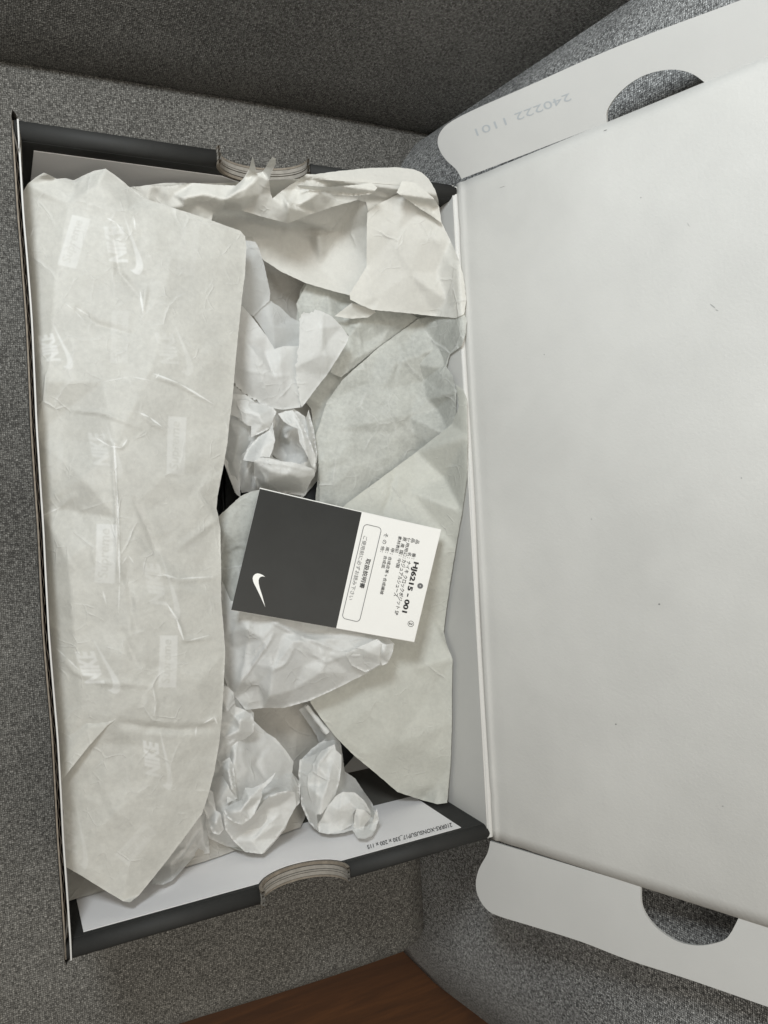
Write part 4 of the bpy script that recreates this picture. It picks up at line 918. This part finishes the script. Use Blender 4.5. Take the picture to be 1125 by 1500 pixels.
hs_('tail', [(438, 1040, -46), (446, 1034, -45), (460, 1046, -44), (478, 1062, -43), (486, 1072, -43), (500, 1092, -48), (498, 1112, -52), (470, 1095, -54), (464, 1078, -54), (452, 1060, -50)], [(478, 1082, -46)], [(4, 10)], 3, ((26, .6),), 1, (), M['tis_sheer'], bud, seed=82)
AP = ((22, 1.3), (11, .7), (6, .22))
hs_('crumpled_fold', [(439, 1113, -40), (456, 1107, -37), (467, 1102, -35), (490, 1090, -34), (492, 1099, -33), (500, 1106, -33), (500, 1125, -32), (497, 1145, -30), (492, 1163, -28), (481, 1180, -26), (470, 1193, -25), (464, 1193, -27), (465, 1207, -30), (466, 1218, -36), (452, 1204, -42), (441, 1178, -42), (440, 1157, -41), (437, 1135, -41)],
    [(465, 1122, -27), (481, 1141, -25), (472, 1170, -23), (450, 1150, -32), (478, 1112, -32), (490, 1120, -30), (466, 1150, -29)], [(3, 18), (18, 24), (24, 20), (19, 20), (22, 19)], 2.4, AP, .8, [([(466, 1104), (465, 1140), (462, 1180)], 1.5, 3.5), ([(488, 1112), (482, 1140), (476, 1165)], 1.3, 3.5)], M['tis_white'], bud, seed=83, mask_sp=22)
hs_('crumpled_fold', [(480, 1181, -26), (492, 1166, -24), (502, 1160, -23), (520, 1161, -24), (533, 1172, -26), (545, 1192, -28), (534, 1187, -22), (522, 1184, -20), (517, 1192, -23), (518, 1207, -29), (500, 1217, -36), (481, 1222, -40), (467, 1219, -40), (465, 1207, -34), (470, 1201, -30)],
    [(495, 1185, -22), (505, 1200, -26), (485, 1205, -28), (512, 1175, -20)], [(2, 15), (15, 16), (3, 18)], 2.4, AP, .8, [([(502, 1164), (498, 1190), (496, 1210)], 1.2, 3.5), ([(512, 1166), (510, 1190)], .9, 3)], M['tis_white'], bud, seed=84, mask_sp=22)
hs_('crumpled_fold', [(522, 1184, -17), (534, 1187, -17), (544, 1196, -18), (541, 1200, -22), (534, 1209, -24), (533, 1217, -24), (541, 1216, -24), (546, 1207, -22), (549, 1192, -20), (552, 1184, -22), (555, 1201, -24), (549, 1217, -28), (537, 1228, -32), (525, 1227, -32), (518, 1214, -28), (519, 1196, -20)],
    [(527, 1200, -18), (526, 1215, -22), (536, 1222, -26)], [(0, 16), (16, 17), (17, 18), (18, 11)], 2.4, ((14, .7), (7, .3)), .7, (), M['tis_white'], bud, seed=85, mask_sp=22)
# pleats of the other wads
ws('crumpled_fold', [(327, 1191, -22), (342, 1205, -20), (354, 1207, -19), (366, 1199, -17), (373, 1192, -16), (384, 1177, -14), (394, 1166, -13), (408, 1161, -14), (422, 1158, -15), (432, 1161, -19), (434, 1180, -23), (428, 1192, -25), (418, 1210, -26), (404, 1229, -29), (384, 1251, -33), (359, 1248, -33), (342, 1232, -30), (330, 1215, -26)],
   [(394, 1184, -24), (410, 1180, -24), (387, 1204, -26), (368, 1232, -24), (366, 1215, -26), (400, 1210, -23), (420, 1172, -23)], [(18, 20), (20, 22), (23, 21), (21, 14)], 2.4, AP, .8, [([(370, 1235), (385, 1215), (412, 1190)], 1.3, 4)], M['tis_white'], wad, seed=74, mask_sp=26)
ws('crumpled_fold', [(318, 1004, -20), (334, 1006, -20), (342, 1014, -20), (345, 1035, -22), (359, 1040, -23), (369, 1047, -24), (373, 1059, -25), (371, 1073, -26), (359, 1082, -26), (351, 1085, -26), (340, 1100, -27), (336, 1111, -28), (324, 1121, -30), (318, 1112, -30), (316, 1060, -26)],
   [(352, 1055, -17), (338, 1060, -26), (330, 1080, -22), (350, 1070, -19), (332, 1040, -16), (344, 1048, -22)], [(3, 20), (20, 16), (15, 18), (16, 17)], 2.4, AP, .8, [([(330, 1035), (345, 1052), (352, 1062)], 1.5, 3.5), ([(330, 1110), (335, 1092), (350, 1080)], 1.3, 3)], M['tis_white'], wad, seed=75, mask_sp=26)
ws('crumpled_fold', [(322, 1118, -26), (336, 1109, -24), (342, 1121, -22), (345, 1147, -21), (348, 1170, -22), (332, 1177, -22), (334, 1156, -24), (327, 1135, -26)], [(335, 1130, -15), (340, 1155, -15)], [(1, 8), (8, 9), (9, 4)], 2.4, AP, .8, (), M['tis_white'], wad, seed=76, mask_sp=26)
ws('crumpled_fold', [(327, 1184, -20), (340, 1178, -18), (354, 1172, -17), (359, 1154, -16), (371, 1154, -15), (387, 1147, -15), (404, 1131, -17), (398, 1143, -15), (383, 1158, -14), (384, 1167, -14), (373, 1192, -13), (366, 1200, -14), (354, 1208, -15), (342, 1205, -17), (331, 1196, -19)],
   [(352, 1188, -9), (366, 1170, -9), (372, 1180, -15), (362, 1185, -14), (340, 1190, -12)], [(15, 16), (16, 5), (15, 19), (17, 18)], 2.4, AP, .7, [([(330, 1188), (350, 1182), (360, 1160)], 1.2, 3.5), ([(352, 1190), (362, 1202)], -1.6, 3)], M['tis_white'], wad, seed=77, mask_sp=26)
ws('crumpled_fold', [(298, 1150, -28), (312, 1160, -26), (316, 1187, -24), (323, 1191, -23), (328, 1215, -26), (321, 1223, -28), (311, 1220, -28), (304, 1200, -28), (296, 1178, -28)], [(316, 1205, -18), (306, 1175, -21)], [(2, 9), (9, 5)], 2.4, AP, .8, (), M['tis_white'], wad, seed=78, mask_sp=26)
rs_('crumpled_fold', [(372, 675, -20), (383, 670, -18), (395, 671, -17), (409, 675, -17), (433, 678, -18), (460, 687, -24), (461, 697, -28), (454, 707, -32), (447, 726, -40), (412, 722, -40), (378, 716, -40), (372, 697, -32)],
   [(395, 690, -19), (420, 695, -19), (440, 700, -24), (390, 708, -28)], [(0, 12), (12, 13), (13, 5)], 2.4, AP, .8, [([(376, 678), (388, 700), (392, 716)], 1.2, 4), ([(412, 678), (425, 700)], -1.0, 4), ([(376, 676), (420, 681), (455, 690)], 1.2, 3)], M['tis_white'], roll, seed=54, mask_sp=26)
rs_('crumpled_fold', [(400, 617, -24), (400, 628, -22), (403, 645, -21), (400, 658, -21), (395, 670, -21), (383, 669, -20), (373, 677, -22), (356, 674, -28), (362, 658, -30), (378, 640, -28), (395, 630, -25)], [(385, 655, -20), (375, 666, -22)], [(10, 11), (11, 6)], 2.4, AP, .8, (), M['tis_white'], roll, seed=55, mask_sp=26)
rs_('crumpled_fold', [(407, 606, -30), (418, 602, -28), (429, 601, -27), (443, 620, -26), (454, 645, -26), (463, 671, -28), (461, 687, -30), (456, 682, -26), (450, 668, -24), (439, 648, -23), (436, 628, -23), (424, 623, -25), (415, 617, -28)], [(445, 640, -21), (432, 612, -23)], [(2, 14), (14, 13), (13, 6)], 2.4, AP, .8, [([(430, 604), (442, 630), (448, 660)], 1.3, 3)], M['tis_white'], roll, seed=56, mask_sp=26)
rs_('crumpled_fold', [(326, 572, -30), (338, 577, -28), (360, 578, -28), (375, 590, -28), (400, 597, -30), (405, 603, -30), (399, 617, -27), (395, 628, -27), (368, 641, -28), (368, 624, -27), (362, 623, -27), (349, 612, -28), (330, 604, -30)],
   [(380, 608, -22), (360, 600, -24), (345, 590, -26), (385, 622, -23)], [(13, 14), (14, 15), (13, 16)], 2.4, ((18, 1.3), (9, .8), (5, .25)), .7, (), M['tis_white'], roll, seed=57, mask_sp=20)
rs_('crumpled_fold', [(330, 600, -36), (352, 612, -34), (368, 626, -34), (366, 650, -36), (352, 676, -38), (348, 700, -42), (352, 726, -46), (344, 722, -46), (338, 705, -46), (328, 678, -44), (320, 650, -40)], [(350, 640, -30), (342, 680, -38), (340, 625, -33)], [(11, 12)], 2.4, AP, .8, (), M['tis_sheer'], roll, seed=58, mask_sp=26)
bs('crumpled_fold', [(505, 957, -10), (525, 948, -7), (552, 936, -5), (559, 941, -4), (556, 961, -7), (557, 973, -11), (536, 985, -16), (515, 975, -14)], [(540, 955, -6), (530, 965, -11)], [(1, 8), (8, 5)], 2.4, AP, .8, (), M['tis_white'], bun, seed=63, mask_sp=26)
bs('crumpled_fold', [(556, 941, -6), (566, 944, -5), (577, 942, -6), (573, 958, -9), (568, 971, -12), (560, 975, -12), (554, 963, -9)], [(562, 955, -4)], [], 2.4, ((14, .7), (7, .3)), .7, (), M['tis_white'], bun, seed=64, mask_sp=26)
cs('crumpled_fold', [(434, 271, 1), (448, 272, 3), (480, 274, 4), (518, 271, 6), (545, 268, 6), (553, 275, 5), (545, 284, 3), (518, 287, 2), (491, 285, 2), (461, 279, 1), (440, 276, 0)], [(530, 277, 8), (500, 279, 5)], [(11, 12)], 2.4, AP, .8, (), M['tis_cream'], cream, seed=37, mask_sp=26)
cs('crumpled_fold', [(589, 265, 2), (606, 267, 3), (620, 277, 2), (634, 289, 2), (643, 302, 1), (647, 327, -1), (632, 316, 1), (614, 305, 2), (596, 292, 3), (581, 282, 2)], [(610, 282, 5), (625, 298, 4), (600, 278, 1), (635, 305, 1)], [(10, 11), (0, 12), (11, 13)], 2.4, ((20, 1.5), (9, .8)), .7, (), M['tis_cream'], cream, seed=38, mask_sp=20)
# small rolled edge: a thin paper tube
def paper_tube(name, a, b_, r, mat, parent):
    a = Vector(a); b_ = Vector(b_); ax = (b_-a).normalized(); s1 = ax.orthogonal().normalized(); s2 = ax.cross(s1)
    V = []; Fc = []; n = 18; m_ = 8
    for i in range(m_+1):
        c = a.lerp(b_, i/m_); rr = r*(1+.15*math.sin(i*1.9))*(.75+.25*i/m_)
        for j in range(n):
            t = 2*math.pi*j/n*1.15; q = rr*(1-.35*j/n); V.append(c+s1*q*math.cos(t)+s2*q*math.sin(t))
    for i in range(m_):
        for j in range(n-1): Fc.append((i*n+j, i*n+j+1, (i+1)*n+j+1, (i+1)*n+j))
    return mesh_obj(name, V, Fc, mat, parent, True)
o = paper_tube('rolled_edge', P(448, 1034, -.041), P(479, 1073, -.041), .0018, M['tis_white'], bud); o.matrix_parent_inverse = IH

# ---- big printed sheet on the left (A)
pr = empty('tissue_sheet', (.04, .165, -.01)); tag(pr, 'large folded tissue sheet with white swoosh and box logo print along the left wall', 'tissue paper', 'tissue sheets wrapping the shoes')
IP = Matrix.Translation(-Vector(pr.location))
A_out = [(32, 284, -14), (40, 270, -11), (52, 260, -9), (64, 253, -6), (72, 256, -6), (83, 262, -9), (96, 261, -10), (108, 264, -11), (122, 257, -8), (138, 250, -5), (155, 247, -3), (168, 256, -4), (182, 267, -5), (197, 281, -6), (208, 289, -6), (245, 302, -4), (275, 311, -4), (305, 321, -4), (335, 332, -5), (352, 338, -6), (359, 346, -7), (361, 362, -7), (359, 400, -7), (354, 440, -7), (350, 480, -7), (345, 530, -7), (341, 580, -7), (336, 620, -7), (333, 650, -7), (326, 690, -8), (319, 725, -9), (317, 745, -10), (320, 757, -9), (323, 775, -8), (324, 830, -8), (324, 880, -8), (328, 925, -8), (330, 955, -8), (328, 1000, -8), (325, 1050, -8), (321, 1090, -9), (314, 1130, -10), (305, 1165, -11),
         (296, 1192, -12), (270, 1227, -12), (245, 1260, -12), (222, 1289, -12), (203, 1312, -12), (190, 1322, -13), (180, 1320, -13), (150, 1302, -13), (118, 1282, -14), (88, 1265, -16), (89, 1240, -17), (93, 1190, -19), (97, 1150, -21), (112, 1120, -20), (150, 1068, -14), (172, 1053, -8), (120, 1070, -16), (80, 1135, -20)]
body = A_out[:55]+[(90, 1172, -19), (83, 1120, -18.5), (77, 1020, -17), (74, 930, -17), (65, 840, -17), (56, 740, -16), (50, 640, -16), (43, 560, -16), (37, 450, -16), (33, 340, -16)]
b_in = [(100, 300, -6), (110, 275, -8), (145, 268, -2), (190, 310, -2), (165, 330, -3), (180, 420, -3), (250, 380, -1), (310, 380, -3), (80, 420, -6), (70, 560, -6), (150, 560, -1), (230, 520, 0), (300, 540, -3), (170, 652, 2), (172, 760, 1), (174, 850, 0), (120, 700, -1), (240, 700, 0), (290, 720, -4), (100, 820, -4), (260, 860, -2), (110, 940, -6), (180, 960, 0), (260, 980, -2), (120, 1040, -8), (200, 1030, -2), (160, 1050, -4), (290, 1000, -3), (285, 850, -6), (200, 880, 1), (150, 1120, -11), (200, 1090, -7), (138, 1092, -10.5), (112, 1124, -14.5), (180, 1180, -8), (250, 1120, -7), (240, 1180, -9), (190, 1260, -10), (130, 1230, -13), (230, 1052, -4), (300, 1052, -6)]
nb = len(body)
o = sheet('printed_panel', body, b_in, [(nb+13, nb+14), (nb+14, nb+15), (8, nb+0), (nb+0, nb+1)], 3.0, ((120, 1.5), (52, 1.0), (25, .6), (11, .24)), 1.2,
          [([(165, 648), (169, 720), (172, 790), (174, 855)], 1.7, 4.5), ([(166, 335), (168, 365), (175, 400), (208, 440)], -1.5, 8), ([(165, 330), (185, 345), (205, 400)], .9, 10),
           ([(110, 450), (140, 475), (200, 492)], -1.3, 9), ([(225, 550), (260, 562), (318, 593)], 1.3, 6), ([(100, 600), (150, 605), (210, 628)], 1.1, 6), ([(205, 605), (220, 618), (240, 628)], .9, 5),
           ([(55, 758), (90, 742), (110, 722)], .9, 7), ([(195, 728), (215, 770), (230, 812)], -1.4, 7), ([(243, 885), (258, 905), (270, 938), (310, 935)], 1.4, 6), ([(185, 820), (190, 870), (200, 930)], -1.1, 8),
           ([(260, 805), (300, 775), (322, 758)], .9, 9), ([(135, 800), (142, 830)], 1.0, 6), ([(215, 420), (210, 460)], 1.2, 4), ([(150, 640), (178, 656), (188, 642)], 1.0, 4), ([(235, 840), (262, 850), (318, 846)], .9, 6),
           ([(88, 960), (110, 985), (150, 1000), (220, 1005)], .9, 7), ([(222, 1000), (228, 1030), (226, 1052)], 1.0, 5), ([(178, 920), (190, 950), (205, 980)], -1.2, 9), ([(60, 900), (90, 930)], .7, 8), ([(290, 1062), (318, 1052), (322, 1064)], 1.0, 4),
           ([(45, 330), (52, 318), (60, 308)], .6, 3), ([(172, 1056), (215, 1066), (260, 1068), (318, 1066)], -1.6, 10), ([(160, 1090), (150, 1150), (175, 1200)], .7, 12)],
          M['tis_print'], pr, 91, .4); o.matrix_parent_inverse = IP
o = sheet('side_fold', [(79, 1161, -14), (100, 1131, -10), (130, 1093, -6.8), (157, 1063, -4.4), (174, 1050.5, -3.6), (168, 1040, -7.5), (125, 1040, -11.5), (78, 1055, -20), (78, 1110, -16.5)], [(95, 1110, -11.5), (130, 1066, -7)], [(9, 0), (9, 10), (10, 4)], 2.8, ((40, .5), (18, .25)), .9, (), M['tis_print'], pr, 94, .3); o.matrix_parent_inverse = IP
# second leaf of the fold, tucked under along the right edge
fold = [(q[0]-1.2, q[1], q[2]-.9) for q in A_out[20:40]]
o = sheet('under_leaf', fold+[(270, 1040, -16), (262, 800, -17), (280, 500, -16), (300, 360, -14)], [], [], 6, ((60, .5),), 2, (), M['tis_cream'], pr, 93, .3); o.matrix_parent_inverse = IP

# ---------------------------------------------------------------- folded leaflet card
ca = [(380, 716), (645, 776), (606, 940), (338, 893)]; CZ = [-.0085, -.0065, -.0065, -.0085]
cp = [P(u, v, z) for (u, v), z in zip(ca, CZ)]
cn = np.cross(cp[1]-cp[0], cp[3]-cp[0]); cn /= np.linalg.norm(cn); cn = cn if cn[2] > 0 else -cn
card = empty('leaflet_card', tuple(np.mean(cp, 0))); tag(card, 'folded leaflet card, black half with a white swoosh, white half with product text', 'card')
ICc = Matrix.Translation(-Vector(card.location))
def cb(o): o.matrix_parent_inverse = ICc; return o
O0 = cp[0]
cu_ = cp[1]-cp[0]; CL = np.linalg.norm(cu_); cu_ = cu_/CL
def cpl(h):
    def f(u, v):
        q = Pn(u, v, O0+cn*h, cn); t = float((q-O0)@cu_)/CL
        return q+cn*.0016*(4*(t-.5)**2-.55)
    return f
def slab(quad, h0, h1, mat, name, skew=(0, 0), n=14):
    q = [np.array(p, float) for p in quad]; f = cpl(h1); V = []; Fc = []
    for layer in (0, 1):
        for i in range(n+1):
            for j in range(3):
                a, b_ = i/n, j/2; uv_ = (q[0]*(1-a)+q[1]*a)*(1-b_)+(q[3]*(1-a)+q[2]*a)*b_
                p = f(*uv_); V.append(p-cn*(h1-h0)*layer)
    m_ = (n+1)*3
    for i in range(n):
        for j in range(2):
            a = i*3+j; Fc.append((a, a+1, a+4, a+3)); Fc.append((m_+a, m_+a+3, m_+a+4, m_+a+1))
        Fc.append((i*3, i*3+3, m_+i*3+3, m_+i*3)); Fc.append((i*3+2, m_+i*3+2, m_+i*3+5, i*3+5))
    e = n*3
    for j in range(2):
        Fc.append((j, m_+j, m_+j+1, j+1)); Fc.append((e+j, e+j+1, m_+e+j+1, m_+e+j))
    return cb(mesh_obj(name, V, Fc, mat, card))
mid_t, mid_b = (531, 750.5), (493.5, 920.5)
slab([ca[0], mid_t, mid_b, ca[3]], -.00012, 0, M['card_black'], 'black_half')
slab([mid_t, ca[1], ca[2], mid_b], -.00012, 0, M['card_white'], 'white_half')
for k in range(3):
    j = .0002*(k+1)
    slab([(ca[0][0]-.2, ca[0][1]-.6-.5*k), (ca[1][0]+.3, ca[1][1]-.4), (ca[2][0]+.2, ca[2][1]+.6), (ca[3][0], ca[3][1]+.6)], -.00012-j-.00012, -.00012-j, M['card_white'], 'leaf')
top = cpl(.00018)
def q2(cx, cy): return (520+cx/8.654, 760+cy/8.654)       # from the enlarged crop
d_ = np.array([606-645, 940-776], float); d_ /= np.linalg.norm(d_); up_ = np.array([d_[1], -d_[0]])
its = []
def ln(s, start, length, h, bold=0.0):
    vs, fs = text_mesh(s, bold); p0 = np.array(start, float); its.append((vs, fs, tuple(p0), tuple(p0+d_*length), h))
# each: baseline start (left side of glyphs), run length and glyph height, photo px
ln('品', q2(775, 262), 6.0, 5.2, .006); ln('番：', q2(732, 428), 9, 5.2, .006)
ln('HJ6215 - 001', q2(730, 538), 76, 9.6, .04)
ln('品', q2(722, 245), 6.2, 5.2, .006); ln('名：', q2(678, 418), 9, 5.2, .006)
ln('ナイキ クロックポジット SP', q2(660, 530), 81, 6.6, .01)
ln('使用用途：', q2(668, 236), 31, 5.2, .006)
ln('カジュアルシューズ', q2(604, 510), 56, 6.4, .01)
ln('原', q2(616, 226), 6.2, 5.2, .006); ln('産', q2(592, 308), 6.2, 5.2, .006); ln('国：', q2(573, 392), 9, 5.2, .006)
ln('中国', q2(547, 500), 13.5, 5.2, .006)
ln('素材表記', q2(558, 214), 25, 5.2, .006)
ln('甲：', q2(462, 368), 9, 5.2, .006); ln('合成皮革＋合成繊維', q2(434, 474), 57, 5.2, .006)
ln('底：', q2(403, 352), 9, 5.2, .006); ln('合成底', q2(376, 462), 19, 5.2, .006)
ln('そ', q2(382, 178), 6, 5.6); ln('の', q2(364, 262), 6, 5.4); ln('他：', q2(342, 342), 9, 5.2, .006)
ln('取扱説明書', q2(152, 500), 44.5, 7.4, .012)
c2 = np.array(q2(705, 1330)); ln('2', tuple(c2-up_*2.3-d_*1.7), 3.4, 4.6, .03)
cb(put_marks('printed_text', its, top, M['ink_black'], card))
its = []
ln('ご使用前に必ずお読み下さい', q2(118, 214), 96, 6.4)
cb(put_marks('printed_text', its, top, M['ink_grey'], card))
# thin frame with round corners
def frame_poly(c, L_, W_, r, off):
    pts = []
    for (sx, sy, a0) in ((1, 1, 0), (-1, 1, 90), (-1, -1, 180), (1, -1, 270)):
        for t in np.linspace(0, 90, 7):
            a = math.radians(a0+t); x = sx*(L_/2-r)+(r+off)*math.cos(a); y = sy*(W_/2-r)+(r+off)*math.sin(a)
            pts.append(np.array(c)+d_*x+up_*y)
    return pts
fc = (np.array((566.0, 768.0))+np.array((497.0, 912.0)))/2
fc = np.array((531.0, 839.5))
a = frame_poly(fc, 143, 27, 6, 0); b2 = frame_poly(fc, 143, 27, 6, -.85)
V = [top(*p) for p in a+b2]; n = len(a)
cb(mesh_obj('frame_line', V, [(i, (i+1) % n, n+(i+1) % n, n+i) for i in range(n)], M['ink_grey'], card))
def ring(c, r0, r1, mat, name):
    V = []; n = 24
    for r in (r0, r1):
        for i in range(n): t = 2*math.pi*i/n; V.append(top(c[0]+r*math.cos(t), c[1]+r*math.sin(t)))
    cb(mesh_obj(name, V, [(i, (i+1) % n, n+(i+1) % n, n+i) for i in range(n)], mat, card))
ring(q2(705, 1330), 4.4, 3.8, M['ink_black'], 'circle_mark'); ring(q2(823, 850), 4.1, 0.9, M['ink_grey'], 'dot_mark')
vs, fs = swoosh_mesh()
# swoosh: runs from the hook (upper) to the tail (lower)
cb(put_marks('swoosh_mark', [(vs, fs, (369.5, 840), (371, 890), 18.5)], top, M['logo_white'], card))
